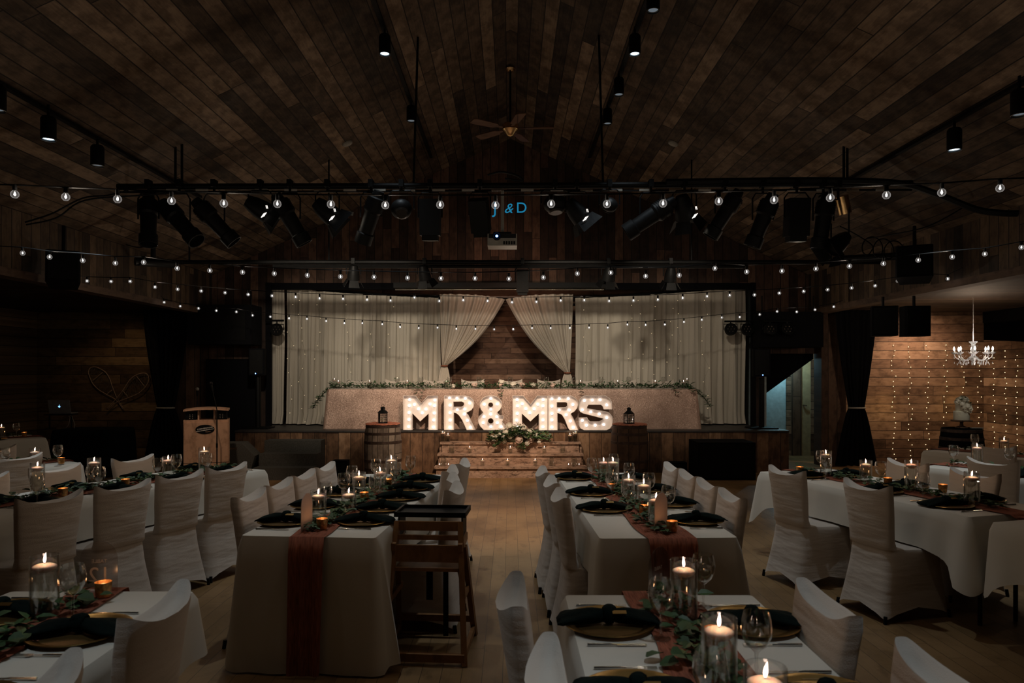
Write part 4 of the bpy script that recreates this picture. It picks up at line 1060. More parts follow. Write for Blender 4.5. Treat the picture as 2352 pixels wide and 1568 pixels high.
# ------------------------------------------------------------------ dressed dining tables
TZ = .76
def cloth(w, Ln, side, near, far, seed, folds=1., ramp_len=.28, pts=0., mat='linen', rad=.03, thick=.756):
    """local frame: origin near end centre, y along the table"""
    rnd = random.Random(seed); ph = [rnd.uniform(0, 6.28) for _ in range(6)]
    hw = w / 2; per = []
    def corner(cx, cy, a0):
        for i in range(1, 8): a = a0 + (PI / 2) * i / 8; per.append((cx + rad * math.cos(a), cy + rad * math.sin(a), math.cos(a), math.sin(a)))
    def line(x0, y0, x1, y1, nx, ny, n):
        for i in range(n + 1): per.append((lerp(x0, x1, i / n), lerp(y0, y1, i / n), nx, ny))
    nl = int(Ln / .045)
    line(hw, rad, hw, Ln - rad, 1, 0, nl); corner(hw - rad, Ln - rad, 0)
    line(hw - rad, Ln, -hw + rad, Ln, 0, 1, 16); corner(-hw + rad, Ln - rad, PI / 2)
    line(-hw, Ln - rad, -hw, rad, -1, 0, nl); corner(-hw + rad, rad, PI)
    line(-hw + rad, 0, hw - rad, 0, 0, -1, 16); corner(hw - rad, rad, 1.5 * PI)
    def drop(x, y, nx, ny):
        dn = math.hypot(max(0, hw - abs(x)), y); df = math.hypot(max(0, hw - abs(x)), Ln - y)
        def mix(dend, dist_end, dcorner):
            e = max(0, 1 - dist_end / ramp_len)
            return e
        d = side
        if abs(ny) > .5 and y < Ln / 2: d = near
        elif abs(ny) > .5: d = far
        else:
            e = max(0, 1 - y / ramp_len); d = lerp(side, max(side, near), e ** .8)
            e = max(0, 1 - (Ln - y) / ramp_len); d = max(d, lerp(side, max(side, far), e ** .8))
        d += pts * math.exp(-(min(dn, df) / .1) ** 1.0)
        return min(d, TZ - .008)
    rows = []; K = 10
    top = [(x - nx * .03, y - ny * .03, thick) for x, y, nx, ny in per]
    rows.append(top); rows.append([(x - nx * .008, y - ny * .008, thick) for x, y, nx, ny in per])
    s = 0; S = []
    for i, p in enumerate(per):
        q = per[i - 1]; s += math.hypot(p[0] - q[0], p[1] - q[1]); S.append(s)
    for j in range(1, K + 1):
        t = j / K; row = []
        for (x, y, nx, ny), s in zip(per, S):
            d = drop(x, y, nx, ny)
            dc = min(math.hypot(hw - abs(x), min(y, Ln - y)), 1)
            cf = math.exp(-(dc / .13) ** 2)
            big = min(1, d / .6)
            f = math.sin(s * 23 + ph[0] + 1.8 * math.sin(s * 3 + ph[1])) * .6 + math.sin(s * 9.3 + ph[2]) * .4
            o = .009 + (.02 * big + .05 * cf * big) * t + folds * t * (f * (.02 * big + .03 * cf * big) + .016 * big)
            o = max(o, .006)
            row.append((x + nx * o, y + ny * o, thick - .005 - (d - .005) * t))
        rows.append(row)
    m = MB(); m.quadstrip(rows); m.cap(top, True)
    m.v = [(x, y, max(z, .004)) for x, y, z in m.v]
    return m
def fold_table(w, Ln, loc, rz, label):
    t = thing('folding_table', loc, rz, label, 'table', 'folding tables')
    m = MB(); m.b2((-w/2 + .03, .03, .715), (w/2 - .03, Ln - .03, .747)); m.build('tabletop', M['white'], t)
    for y in (.13, Ln - .13):
        m = MB(); a = w / 2 - .24
        m.tube([(-a, y, .0), (-a, y, .65), (-a, y, .7), (a, y, .7), (a, y, .65), (a, y, 0)], .014, 8); m.tube([(-a, y, .3), (a, y, .3)], .01, 6); m.build('leg_frame', M['black'], t)
    return t

class T: pass
TABLES = {}
def table(key, desc, ox, oy, ang, Ln, w=.79, side=.265, near=.74, far=.262, seed=1, runner=.26, rdrop=(.7, .12), roff=0., pts=.0, frame=True, dens=150, leafn=(.05, .012), gspread=.07, group_suffix=''):
    t = T(); TABLES[key] = t
    a = R(ang); t.u = Vector((math.sin(a), math.cos(a), 0)); t.r = Vector((math.cos(a), -math.sin(a), 0)); t.o = Vector((ox, oy, 0)); t.rz = -a; t.w = w; t.L = Ln; t.desc = desc; t.key = key
    t.avoid = []; t.gl = []; t.n = {}
    def W(s, off, z=TZ): p = t.o + t.u * s + t.r * off; return Vector((p.x, p.y, z))
    t.W = W
    if frame: fold_table(w, Ln, t.o, t.rz, f'folding table with black leg frames under the cloth of the {desc}')
    c = cloth(w, Ln, side, near, far, seed, pts=pts).build('tablecloth', M['linen'], None, smooth=48, loc=t.o, rot=(0, 0, t.rz))
    tag(c, f'white linen cloth draped over the {desc}', 'tablecloth', 'white tablecloths')
    if runner:
        rnd = random.Random(seed + 50); rows = []
        hw = runner / 2; zt = .7615
        def row(y, z, out=0, sq=1.):
            r = []
            for i in range(19):
                u = i / 18 - .5
                wig = .012 * math.sin(y * 6 + 2.2) + roff
                r.append((wig + u * 2 * hw * sq * (1 + .06 * math.sin(y * 9)), y, z + (.002 * math.sin(i * 2.1 + y * 3) + .0016 if out == 0 else 0)))
            return r
        ys = [Ln * i / 34 for i in range(35)]
        nd, fd = rdrop
        R1 = []
        for k in range(8, 0, -1):
            tt = k / 8; rr = row(0, 0, 1, 1 - .08 * tt)
            R1.append([(x, -.052 - .045 * tt - .006 * math.sin(x * 90 + 1) - .0, zt - .004 - nd * tt) for x, y, z in rr])
        R1.append([(x, -.035, zt + .002) for x, y, z in row(0, 0, 1)])
        for y in ys: R1.append(row(max(.0, min(y, Ln)), zt))
        R1.append([(x, Ln + .03, zt + .001) for x, y, z in row(Ln, 0, 1)])
        for k in range(1, 4):
            tt = k / 3; R1.append([(x, Ln + .045 + .03 * tt, zt - .004 - fd * tt) for x, y, z in row(Ln, 0, 1)])
        m = MB(); m.sheet(R1); m.v = [(x, y, max(z, .01)) for x, y, z in m.v]
        tag(m.build('table_runner', M['rust'], None, smooth=180, loc=t.o, rot=(0, 0, t.rz)), f'rust coloured gauze runner down the middle of the {desc}', 'table runner', 'rust table runners')
    t.dens, t.leafn, t.gspread, t.seed, t.roff = dens, leafn, gspread, seed, roff
    return t
def vases(t, lst):
    """(x, y, key) world positions, sorted from the near end"""
    lst = sorted(lst, key=lambda q: (Vector((q[0], q[1], 0)) - t.o).dot(t.u))
    for i, q in enumerate(lst):
        x, y, k = q[:3]
        o = ORD[i]
        candle_in_vase(x, y, TZ + .005, k, f'clear cylinder vase, {o} from the near end of the {t.desc}', f'lit floating candle, {o} from the near end of the {t.desc}', 'cylinder vases on the dining tables', 'floating candles on the dining tables', light=len(q) < 4, rz=i * .9)
        t.avoid.append((x, y, .052))
def goblets(t, lst):
    lst = sorted(lst, key=lambda q: (Vector((q[0], q[1], 0)) - t.o).dot(t.u))
    for i, (x, y) in enumerate(lst):
        place('goblet', (x, y, TZ + .005), 0, f'stemmed glass goblet, {ORD[i]} from the near end of the {t.desc}', 'goblets on the dining tables')
        t.avoid.append((x, y, .036))
def votives(t, lst):
    for i, (x, y) in enumerate(lst):
        place('votive', (x, y, TZ + .005), 0, f'amber mercury votive with lit tealight, {ORD[i]} on the {t.desc}', 'amber votives on the dining tables')
        t.avoid.append((x, y, .035))
        l = bpy.data.lights.new('candle_light', 'POINT'); l.energy = WCAN * .35; l.color = (1, .5, .22); l.shadow_soft_size = .01
        lo = bpy.data.objects.new('candle_light', l); COL.objects.link(lo); lo.location = (x, y, TZ + .075)
def plate(t, x, y, sidename, i, cut=True, rot=0, nscale=1.):
    z = TZ - .0025
    lab = f'{ORD[i]} place on the {sidename} side of the {t.desc}'
    place('charger', (x, y, z), 0, f'gold rimmed charger plate, {lab}', 'charger plates')
    place('napkin', (x, y, z + .004), t.rz + rot + (PI if sidename == 'right' else 0), f'knotted dark green napkin, {lab}', 'knotted napkins')
    t.avoid.append((x, y, .15))
    if cut:
        for nm_, s in (('fork', .205), ('knife', -.205)):
            sg = 1 if sidename == 'left' else -1
            p = Vector((x, y, z + .001)) + t.u * s * sg
            place(nm_, p, t.rz - sg * PI / 2, f'silver {nm_}, {lab}', 'forks' if nm_ == 'fork' else 'knives')
def chair(x, y, face, label, z=0):
    """face: direction the sitter looks; x, y is the top centre of the back"""
    d = Vector((face[0], face[1], 0)).normalized()
    c = Vector((x, y, z)) + d * .265
    rz = math.atan2(-d.x, d.y)
    return place('chair', c, rz, label, 'white covered banquet chairs')
def garland(t, s0=.1, s1=None):
    rnd = random.Random(t.seed + 9)
    s1 = s1 or t.L - .08
    path = [t.W(lerp(s0, s1, i / 14), t.roff + .035 * math.sin(i * 1.9 + t.seed), TZ + .012) for i in range(15)]
    g = thing('greenery_garland', (0, 0, 0), 0, f'leafy eucalyptus garland lying along the {t.desc}', 'garland', 'garlands on the dining tables')
    foliage('foliage', path, t.dens, t.gspread, t.leafn[0], t.leafn[1], g, t.seed + 3, t.avoid, TZ + .006, .55, height=.04)
def sign(x, y, rz, label, lines, mat, h=.21, w=.145):
    t = thing('table_number_sign', (x, y, TZ + .005), rz, label, 'table sign', 'arched table signs')
    pr = [(-w/2, 0), (w/2, 0), (w/2, h - w/2)] + [(w/2 * math.cos(a), h - w/2 + w/2 * math.sin(a)) for a in [PI * i / 14 for i in range(1, 14)]] + [(-w/2, h - w/2)]
    m = MB(); m.prism(pr, -.0015, .0015); m.build('panel', M[mat], t)
    m = MB(); m.box((0, 0, .004), (.09, .03, .008)); m.build('foot', M['acrylic'], t)
    for nm_, body, size, z in lines:
        text(nm_, body, size, M['whitetxt'], t, (0, .0025, z), (R(90), 0, R(180)), .0004)
    return t

A = table('A', 'high chair table', -1.14, 4.03, 4.6, 2.5, near=.745, seed=3, runner=.2, rdrop=(.74, .1), dens=230, leafn=(.055, .012))
B_ = table('B', 'middle right table', .886, 4.0, -1.9, 2.62, near=.745, seed=8, runner=.27, rdrop=(.2, .1), dens=230, leafn=(.055, .012))
C_ = table('C', 'slanted right table', 2.946 + .36, 4.586 + .105, -16.3, 2.2, side=.27, near=.27, far=.27, pts=.24, seed=12, runner=.22, rdrop=(.02, .1), dens=230, leafn=(.05, .01))
C2 = table('C2', 'cropped right table', 2.946 + .36 + .62, 4.586 + .105 - 2.16, -16.3, 2.1, side=.3, near=.262, far=.28, pts=.2, seed=13, runner=.22, rdrop=(.02, .0), dens=230)
u_ = Vector((math.sin(R(-31)), math.cos(R(-31)), 0)); r_ = Vector((math.cos(R(31)), math.sin(R(31)), 0))
pD = Vector((4.24, 6.66, 0)) + r_ * .395 - u_ * 1.9
D_ = table('D', 'second slanted right table', pD.x, pD.y, -31, 2.35, near=.262, far=.262, side=.265, seed=15, dens=160, rdrop=(.05, .1))
pE = Vector((5.45, 8.25, 0)) - u_ * 1.9
E_ = table('E', 'farthest right table', pE.x, pE.y, -31, 2.4, near=.262, far=.262, side=.265, seed=16, dens=120, rdrop=(.05, .1))
uF = Vector((math.sin(R(24)), math.cos(R(24)), 0)); rF = Vector((math.cos(R(24)), -math.sin(R(24)), 0))
pF = Vector((-2.57, 6.22, 0)) - rF * .395 - uF * 1.85
F_ = table('F', 'slanted left table', pF.x, pF.y, 24, 2.5, near=.262, far=.262, side=.27, seed=21, dens=230, leafn=(.055, .013), pts=.08, rdrop=(.02, .1))
pF2 = pF - uF * 2.5
F2 = table('F2', 'cropped left table', pF2.x, pF2.y, 24, 2.3, near=.262, far=.27, side=.3, seed=22, dens=120, pts=.2, rdrop=(.02, .0))
uG = Vector((math.sin(R(34)), math.cos(R(34)), 0)); rG = Vector((math.cos(R(34)), -math.sin(R(34)), 0))
pG = Vector((-4.36, 7.33, 0)) - rG * .395 - uG * 2.4
G_ = table('G', 'second slanted left table', pG.x, pG.y, 34, 2.4, near=.262, far=.262, side=.265, seed=24, dens=160, rdrop=(.02, .1))
pH = Vector((-6.55, 10.15, 0)) - Vector((math.sin(R(42)), math.cos(R(42)), 0)) * 2.2 - Vector((math.cos(R(42)), -math.sin(R(42)), 0)) * .38
H_ = table('H', 'farthest left table', pH.x, pH.y, 42, 2.2, near=.262, far=.6, side=.265, seed=26, dens=120, rdrop=(.02, .2))
I_ = table('I', 'front left table', -1.72, .6, 0, 2.44, near=.262, far=.262, side=.265, seed=31, runner=.2, rdrop=(.1, .15), dens=150, leafn=(.06, .018), gspread=.09)
J_ = table('J', 'front right table', .615, .55, 0, 2.44, near=.262, far=.262, side=.265, seed=35, runner=.27, rdrop=(.1, .15), dens=190, leafn=(.055, .018), gspread=.1)

vases(A, [(-1.2, 4.49, 'vase_mid'), (-1.066, 4.74, 'vase_low'), (-1.116, 5.3, 'vase_mid'), (-1.0, 5.52, 'vase_mid'), (-.985, 5.95, 'vase_tall')])
goblets(A, [(-1.2, 4.66), (-1.17, 5.05), (-1.1, 5.88), (-.9, 5.66), (-.846, 6.1), (-1.2, 5.45), (-.93, 4.95), (-.96, 5.33)])
votives(A, [(-1.1, 4.2), (-1.04, 5.12), (-.98, 5.75)])
for i, (x, y) in enumerate([(-.90, 4.43), (-.863, 4.85), (-.81, 5.27), (-.79, 5.69), (-.745, 6.13)]): plate(A, x, y, 'right', i)
for i, (x, y) in enumerate([(-1.38, 4.42), (-1.34, 4.95), (-1.3, 5.45), (-1.24, 5.95)]): plate(A, x, y, 'left', i)
place('sign_none', (0, 0, 0), 0, '') if False else None
sign(-1.19, 4.2, R(80), 'blush arched table sign seen nearly edge on, on the high chair table', [('table_word', 'TABLE', .022, .12), ('table_number', '10', .06, .07)], 'acrylic')
vases(B_, [(.88, 4.34, 'vase_mid'), (.91, 4.9, 'vase_mid'), (.85, 5.16, 'vase_mid'), (.83, 5.8, 'vase_tall'), (.80, 6.15, 'vase_mid')])
goblets(B_, [(.675, 5.95), (.93, 5.62), (.72, 5.1), (.767, 4.69), (.98, 5.08), (.99, 4.5), (.9, 6.25)])
votives(B_, [(.93, 4.13), (.86, 4.62), (.77, 5.5)])
for i, (x, y) in enumerate([(.63, 4.83), (.61, 5.46), (.56, 6.25)]): plate(B_, x, y, 'left', i)
for i, (x, y) in enumerate([(1.15, 4.45), (1.13, 5.03), (1.11, 5.62), (1.06, 6.2)]): plate(B_, x, y, 'right', i)
sign(.885, 4.22, R(48), 'blush arched table sign at the near end of the middle right table', [('table_word', 'TABLE', .022, .12), ('table_number', '9', .06, .07)], 'acrylic')
vases(C_, [(2.79, 6.35, 'vase_tall'), (2.98, 6.02, 'vase_mid'), (3.16, 5.66, 'vase_tall'), (3.2, 4.98, 'vase_tall')])
goblets(C_, [(2.72, 6.2), (2.82, 6.52), (2.95, 5.72), (2.93, 5.1), (3.3, 5.15)])
votives(C_, [(2.62, 6.5), (3.3, 5.48), (3.06, 5.82)])
for i, (s, o) in enumerate([(.35, -.2), (.95, -.2), (1.8, -.2)]): p = C_.W(s, o); plate(C_, p.x, p.y, 'left', i)
for i, (s, o) in enumerate([(.45, .2), (1.1, .2), (1.75, .2)]): p = C_.W(s, o); plate(C_, p.x, p.y, 'right', i)
for i, s in enumerate([1.55]): p = C2.W(s, -.2); plate(C2, p.x, p.y, 'left', i)
for tt, ss in ((D_, (.9, 1.6)),):
    for i, s in enumerate(ss): p = tt.W(s, .2); plate(tt, p.x, p.y, 'right', i, False)
    for i, s in enumerate(ss): p = tt.W(s - .1, -.2); plate(tt, p.x, p.y, 'left', i, False)
def onT(t, lst): out = []; 
def WT(t, s, o): p = t.W(s, o); return (p.x, p.y)
vases(D_, [(*WT(D_, 2.0, -.02), 'vase_tall'), (*WT(D_, 1.25, -.05), 'vase_tall'), (*WT(D_, .55, 0), 'vase_tall')])
goblets(D_, [WT(D_, 2.15, -.15), WT(D_, 1.75, .05), WT(D_, 1.1, .12)])
vases(E_, [(*WT(E_, 1.7, 0), 'vase_mid'), (*WT(E_, .9, 0), 'vase_mid')])
goblets(E_, [WT(E_, 1.95, -.12), WT(E_, 1.4, -.05), WT(E_, 1.2, .1)])
vases(F_, [(-3.62, 5.5, 'vase_tall'), (-3.36, 5.8, 'vase_tall'), (-3.0, 6.3, 'vase_mid'), (-2.82, 6.62, 'vase_tall')])
goblets(F_, [(-3.26, 4.95), (-3.2, 5.5), (-3.09, 5.4), (-2.92, 5.95), (-2.89, 6.22), (-2.66, 6.3)])
votives(F_, [(-3.3, 5.3), (-3.08, 5.75)])
for i, s in enumerate([.5, 1.1, 1.7, 2.2]): p = F_.W(s, .21); plate(F_, p.x, p.y, 'right', i)
for i, s in enumerate([.4, 1.0, 1.6, 2.2]): p = F_.W(s, -.21); plate(F_, p.x, p.y, 'left', i, False)
vases(G_, [(-4.6, 6.95, 'vase_mid'), (-5.3, 6.0, 'vase_mid', 0)])
goblets(G_, [(-4.78, 6.8), (-4.42, 7.02), (-4.95, 6.5)])
votives(G_, [(-4.5, 7.2)])
for i, s in enumerate([1.2, 1.8]): p = G_.W(s, .21); plate(G_, p.x, p.y, 'right', i, False)
for i, s in enumerate([1.2, 1.8]): p = G_.W(s, -.21); plate(G_, p.x, p.y, 'left', i, False)
vases(H_, [(*WT(H_, 1.75, 0), 'vase_mid')])
goblets(H_, [WT(H_, 1.55, .0), WT(H_, 1.9, .12)])
votives(H_, [WT(H_, 2.02, .02)])
p = H_.W(1.6, .22); plate(H_, p.x, p.y, 'right', 0, False)
# front tables
vases(I_, [(-1.757, 2.71, 'vase_tall'), (-1.72, 1.7, 'vase_tall')])
goblets(I_, [(-1.62, 2.66), (-1.9, 2.1)])
votives(I_, [(-1.66, 2.93)])
for i, y in enumerate([1.95, 2.54]): plate(I_, -1.52 + .0, y, 'right', i)
for i, y in enumerate([2.15, 2.72]): plate(I_, -1.93, y, 'left', i)
sign(-1.72, 3.005, R(8), 'clear arched table sign reading TABLE 12 from behind, on the front left table', [('table_word', 'TABLE', .022, .125), ('table_number', '12', .09, .065)], 'frost', h=.21)
vases(J_, [(.64, 2.65, 'vase_tall'), (.59, 2.03, 'vase_tall'), (.6, 1.69, 'vase_tall')])
goblets(J_, [(.755, 2.81), (.518, 2.47), (.73, 2.13), (.512, 1.84)])
votives(J_, [(.68, 2.4)])
for i, y in enumerate([2.03, 2.63]): plate(J_, .36, y, 'left', i)
for i, y in enumerate([2.0, 2.63]): plate(J_, .885, y, 'right', i)
sign(.6, 2.9, R(45), 'clear arched table sign reading TABLE 11 from behind, on the front right table', [('table_word', 'TABLE', .02, .125), ('table_number', '11', .08, .07)], 'frost', h=.21)
for t_ in TABLES.values(): garland(t_)

# chairs: (top of back centre, facing, label)
lf = -1
def rowc(t, side, lst):
    d = t.r if side == 'left' else -t.r
    for i, (x, y) in enumerate(lst): chair(x, y, d, f'white covered chair, {ORD[i]} from the near end, {side} side of {t.desc}')
rowc(A, 'left', [(-1.69, 4.59), (-1.65, 5.05), (-1.61, 5.51), (-1.565, 5.97)])
rowc(A, 'right', [(-.37, 4.85), (-.43, 5.3), (-.47, 5.75), (-.4, 6.2)])
rowc(B_, 'right', [(1.43, 4.56), (1.405, 5.02), (1.385, 5.48), (1.365, 5.94)])
rowc(B_, 'left', [(.31, 4.57), (.29, 5.15), (.25, 5.67)])
rowc(C_, 'left', [(2.47, 5.01), (2.19, 5.74)])
rowc(C_, 'right', [(3.64, 5.6), (3.46, 6.22)])
rowc(D_, 'left', [WT(D_, 1.0, -.56), WT(D_, 1.62, -.56)])
rowc(D_, 'right', [WT(D_, .8, .56), WT(D_, 1.55, .56)])
rowc(E_, 'left', [WT(E_, .9, -.56), WT(E_, 1.55, -.56)])
rowc(E_, 'right', [WT(E_, 1.4, .56)])
rowc(F_, 'right', [(-2.88, 4.52), (-2.67, 4.99), (-2.51, 5.5), (-2.33, 5.95)])
rowc(F_, 'left', [WT(F_, .5, -.56), WT(F_, 1.08, -.56), WT(F_, 1.8, -.56)])
rowc(G_, 'right', [WT(G_, 1.0, .56), WT(G_, 1.75, .56)])
rowc(G_, 'left', [WT(G_, 1.3, -.56), WT(G_, 1.95, -.56)])
rowc(H_, 'right', [WT(H_, 1.3, .55)])
rowc(H_, 'left', [WT(H_, 1.1, -.56), WT(H_, 1.62, -.56)])
rowc(I_, 'right', [(-1.18, 1.78), (-1.18, 2.44)])
rowc(J_, 'left', [(.09, 1.9), (0.0, 2.55)])
rowc(J_, 'right', [(1.15, 1.86), (1.105, 2.46)])
# ------------------------------------------------------------------ wooden high chair
hc = thing('high_chair', (-.49, 4.36, 0), R(-4), 'light wooden restaurant high chair with black tray by the table left of the aisle', 'high chair')
def bar(a, b, w, d, name, mat='hcwood', par=hc):
    a, b = Vector(a), Vector(b); v = b - a; Q = v.to_track_quat('Z', 'Y').to_matrix(); m = MB()
    m.box((a + b) / 2, (w, d, v.length), Q); return m.build(name, M[mat], par)
for sx in (-1, 1):
    bar((sx * .245, -.24, .0), (sx * .19, -.02, .78), .032, .03, 'leg'); bar((sx * .245, .26, 0), (sx * .205, .05, .62), .032, .03, 'leg')
    bar((sx * .215, -.15, .34), (sx * .215, .19, .34), .022, .035, 'side_rail'); bar((sx * .24, -.23, .05), (sx * .24, .25, .05), .022, .04, 'base_rail')
    bar((sx * .2, -.1, .64), (sx * .2, .16, .66), .026, .045, 'armrest')
bar((-.245, -.235, .045), (.245, -.235, .045), .03, .045, 'base_rail'); bar((-.235, .22, .12), (.235, .22, .12), .03, .04, 'footrest')
for z, h_ in ((.755, .055), (.69, .028), (.6, .1)):
    y = -.235 + .215 * (z / .78)
    m = MB(); m.box((0, y, z), (.38, .02, h_)); m.build('back_slat', M['hcwood'], hc)
m = MB(); m.b2((-.19, -.1, .5), (.19, .17, .52)); m.build('seat', M['hcwood'], hc)
m = MB()
m.b2((-.22, .0, .80), (.22, .26, .812)); m.b2((-.22, .0, .812), (-.205, .26, .83)); m.b2((.205, .0, .812), (.22, .26, .83)); m.b2((-.22, .0, .812), (.22, .012, .83)); m.b2((-.22, .248, .812), (.22, .26, .83))
m.b2((-.2, .03, .66), (-.19, .2, .80)); m.b2((.19, .03, .66), (.2, .2, .80)); m.build('tray', M['black'], hc)
m = MB(); m.b2((.1, -.1, .12), (.13, -.09, .5)); m.b2((-.02, .0, .3), (.02, .005, .5)); m.build('strap', M['blackfab'], hc)

# ------------------------------------------------------------------ head table
htx0, htx1, hty0, hty1 = -3.14, 3.2, 12.34, 12.78
ht = thing('head_table', ((htx0 + htx1) / 2, hty0, SZ), 0, 'long folding head table hidden under the sequin cloth on stage', 'table')
hw = (htx1 - htx0) / 2
m = MB(); m.b2((-hw + .03, .03, .64), (hw - .03, hty1 - hty0 - .02, .672)); m.build('tabletop', M['white'], ht)
for x in (-3.05, -1.04, 1.03, 3.05):
    m = MB(); m.tube([(x, .08, 0), (x, .08, .64)], .014, 6); m.tube([(x, .36, 0), (x, .36, .64)], .014, 6); m.build('leg', M['black'], ht)
sq = MB(); rows = []; per = []
D = hty1 - hty0
for i in range(13): per.append((-hw, D - D * i / 12, -1, 0))
for i in range(161): per.append((-hw + 2 * hw * i / 160, 0, 0, -1))
for i in range(13): per.append((hw, D * i / 12, 1, 0))
rows.append([(x - nx * .01, y - ny * .0 + (.0), .682) for x, y, nx, ny in per])
for j in range(1, 13):
    t = j / 12; row = []
    for x, y, nx, ny in per:
        cd = min(abs(x + hw), abs(hw - x)); cf = math.exp(-(math.hypot(cd, y) / .12) ** 2)
        f = math.sin(x * 5 + 1) * .008 + math.sin(x * 13) * .004 + .012 * math.sin(x * 60 + y * 30) * cf
        o = .006 + t * (.018 + abs(f) + f + .045 * cf)
        sx = nx if nx else (-1 if x < -hw + .15 else 1 if x > hw - .15 else 0) * cf
        row.append((x + sx * (o if nx else o * .7), y + (ny * o if ny else -cf * o * .5), max(.682 - .679 * t, .003)))
    rows.append(row)
sq.sheet(rows)
n0 = len(per)
sq.sheet([[(-hw + .01 + (2 * hw - .02) * i / 60, D * j / 2 * 1.0, .6825) for i in range(61)] for j in range(3)])
tag(sq.build('sequin_tablecloth', M['sequin'], None, smooth=180, loc=((htx0 + htx1) / 2, hty0, SZ)), 'rose gold sequin tablecloth over the head table on stage', 'tablecloth')
HZ = SZ + .684
avoid = []
for i, (px, ky) in enumerate([(765, 'vase_tall'), (778, 'vase_mid'), (850, 'vase_mid'), (936, 'vase_mid'), (1025, 'vase_mid'), (1333, 'vase_mid'), (1418, 'vase_mid'), (1504, 'vase_mid'), (1569, 'vase_mid'), (1581, 'vase_tall')]):
    x = (px - CX) / (F / 12.6); y = 12.6 + (.1 if i in (0, 9) else -.03)
    sc1 = .8 if ky == 'vase_tall' else .8
    hh = {'vase_tall': .225 * .72, 'vase_mid': .18 * .66, 'vase_step': .11 * .55}[ky]
    v = place(ky, (x, y, HZ + .002), 0, f'small clear vase with candle, {ORD[i]} from the left on the head table', 'vases on the head table'); v.scale = (.78, .78, .78)
    c = place('candle_small', (x, y, HZ + .002 + hh * .78 + .013), 0, f'lit floating candle, {ORD[i]} from the left on the head table', 'floating candles on the head table'); c.scale = (.9, .9, .9)
    avoid.append((x, y, .04))
for i, px in enumerate([912, 967, 1032, 1100, 1172, 1255, 1318, 1381, 1444, 1524]):
    x = (px - CX) / (F / 12.66)
    g = place('goblet', (x, 12.68, HZ + .002), 0, f'glass goblet, {ORD[i]} from the left on the head table', 'goblets on the head table'); avoid.append((x, 12.68, .04))
for i in range(9):
    x = -2.75 + i * .69
    chair(x, 13.07, (0, -1), f'white covered banquet chair, {ORD[i]} from the left behind the head table', SZ).scale = (1, 1, .93)
g = thing('head_table_garland', (0, 0, 0), 0, 'long leafy garland along the head table, trailing down both ends', 'garland')
path = [(-3.4, 12.38, 1.06), (-3.32, 12.38, 1.2), (-3.2, 12.4, 1.34), (-3.1, 12.42, HZ + .02)] + [(-3.0 + i * .25, 12.46 + .03 * math.sin(i * 1.7), HZ + .02) for i in range(25)] + [(3.12, 12.42, HZ + .02), (3.26, 12.4, 1.33), (3.38, 12.38, 1.2), (3.45, 12.38, 1.08)]
mid = [p for p in path if p[2] > 1.39]
foliage('foliage', mid, 330, .12, .085, .012, g, 71, avoid, HZ + .004, .85, height=.075, up=.9, mats=('leafc', 'leafc'))
for k, pa in enumerate((path[:5], path[-5:])):
    m0 = foliage('trailing_foliage', pa, 260, .06, .085, .012, g, 80 + k, (), None, .9, height=.02, mats=('leafc', 'leafc'))
for k, (px, py) in enumerate([(970, 915), (1150, 912), (955, 905), (1335, 905), (1550, 905), (1590, 905)]):
    p = at(px, py, 12.27); foliage('hanging_sprig', [(p.x, 12.32, HZ + .02), (p.x + .01, 12.24, HZ - .01), (p.x, 12.22, p.z)], 120, .05, .06, .011, g, 90 + k, (), None, .9, height=.01, mats=('leafc', 'leafc'))
m = MB(); m.tube(path, .006, 6); m.build('stem', M['stem'], g)
for i, (px, py) in enumerate([(1148, 884), (1152, 878), (1178, 884), (1200, 884), (1225, 885), (1246, 887), (1270, 886), (1000, 886), (1040, 888), (1090, 885)]):
    p = at(px, py, 12.4); m = MB(); rose(m, (0, 0, 0), .042, i, (0.1 * (i % 3 - 1), -.6, 1)); m.build('rose', M['petal' if i % 3 else 'blush'], g, smooth=180, loc=(p.x, 12.42, max(p.z, HZ + .03)))

# ------------------------------------------------------------------ centre steps with candles and bouquet
ws = thing('wooden_steps', (0, 0, 0), 0, 'wide weathered wooden steps up to the middle of the stage', 'steps')
STP = [(11.41, .18, -1.21, 1.215), (11.62, .36, -1.18, 1.185), (11.83, .53, -1.16, 1.165)]
for i, (y, z, x0, x1) in enumerate(STP):
    zb = 0 if i == 0 else STP[i - 1][1]
    m = MB(); m.b2((x0 + .03, y + .03, zb), (x1 - .03, y + .06, z - .035)); m.build('riser', M['steps'], ws)
    yb = 11.995 if i == 2 else STP[i + 1][0] + .03
    m = MB(); m.b2((x0, y, z - .035), (x1, yb, z)); m.build('tread', M['steps'], ws)
m = MB()
for x in (-1.17, 1.15): m = MB(); m.prism([(0, 0), (0, 0), (0, 0)], 0, 0) if 0 else m.b2((x, 11.47, 0), (x + .03, 11.99, .14)); m.b2((x, 11.68, .139), (x + .03, 11.99, .32)); m.b2((x, 11.89, .319), (x + .03, 11.99, .49)); m.build('side_board', M['steps'], ws)
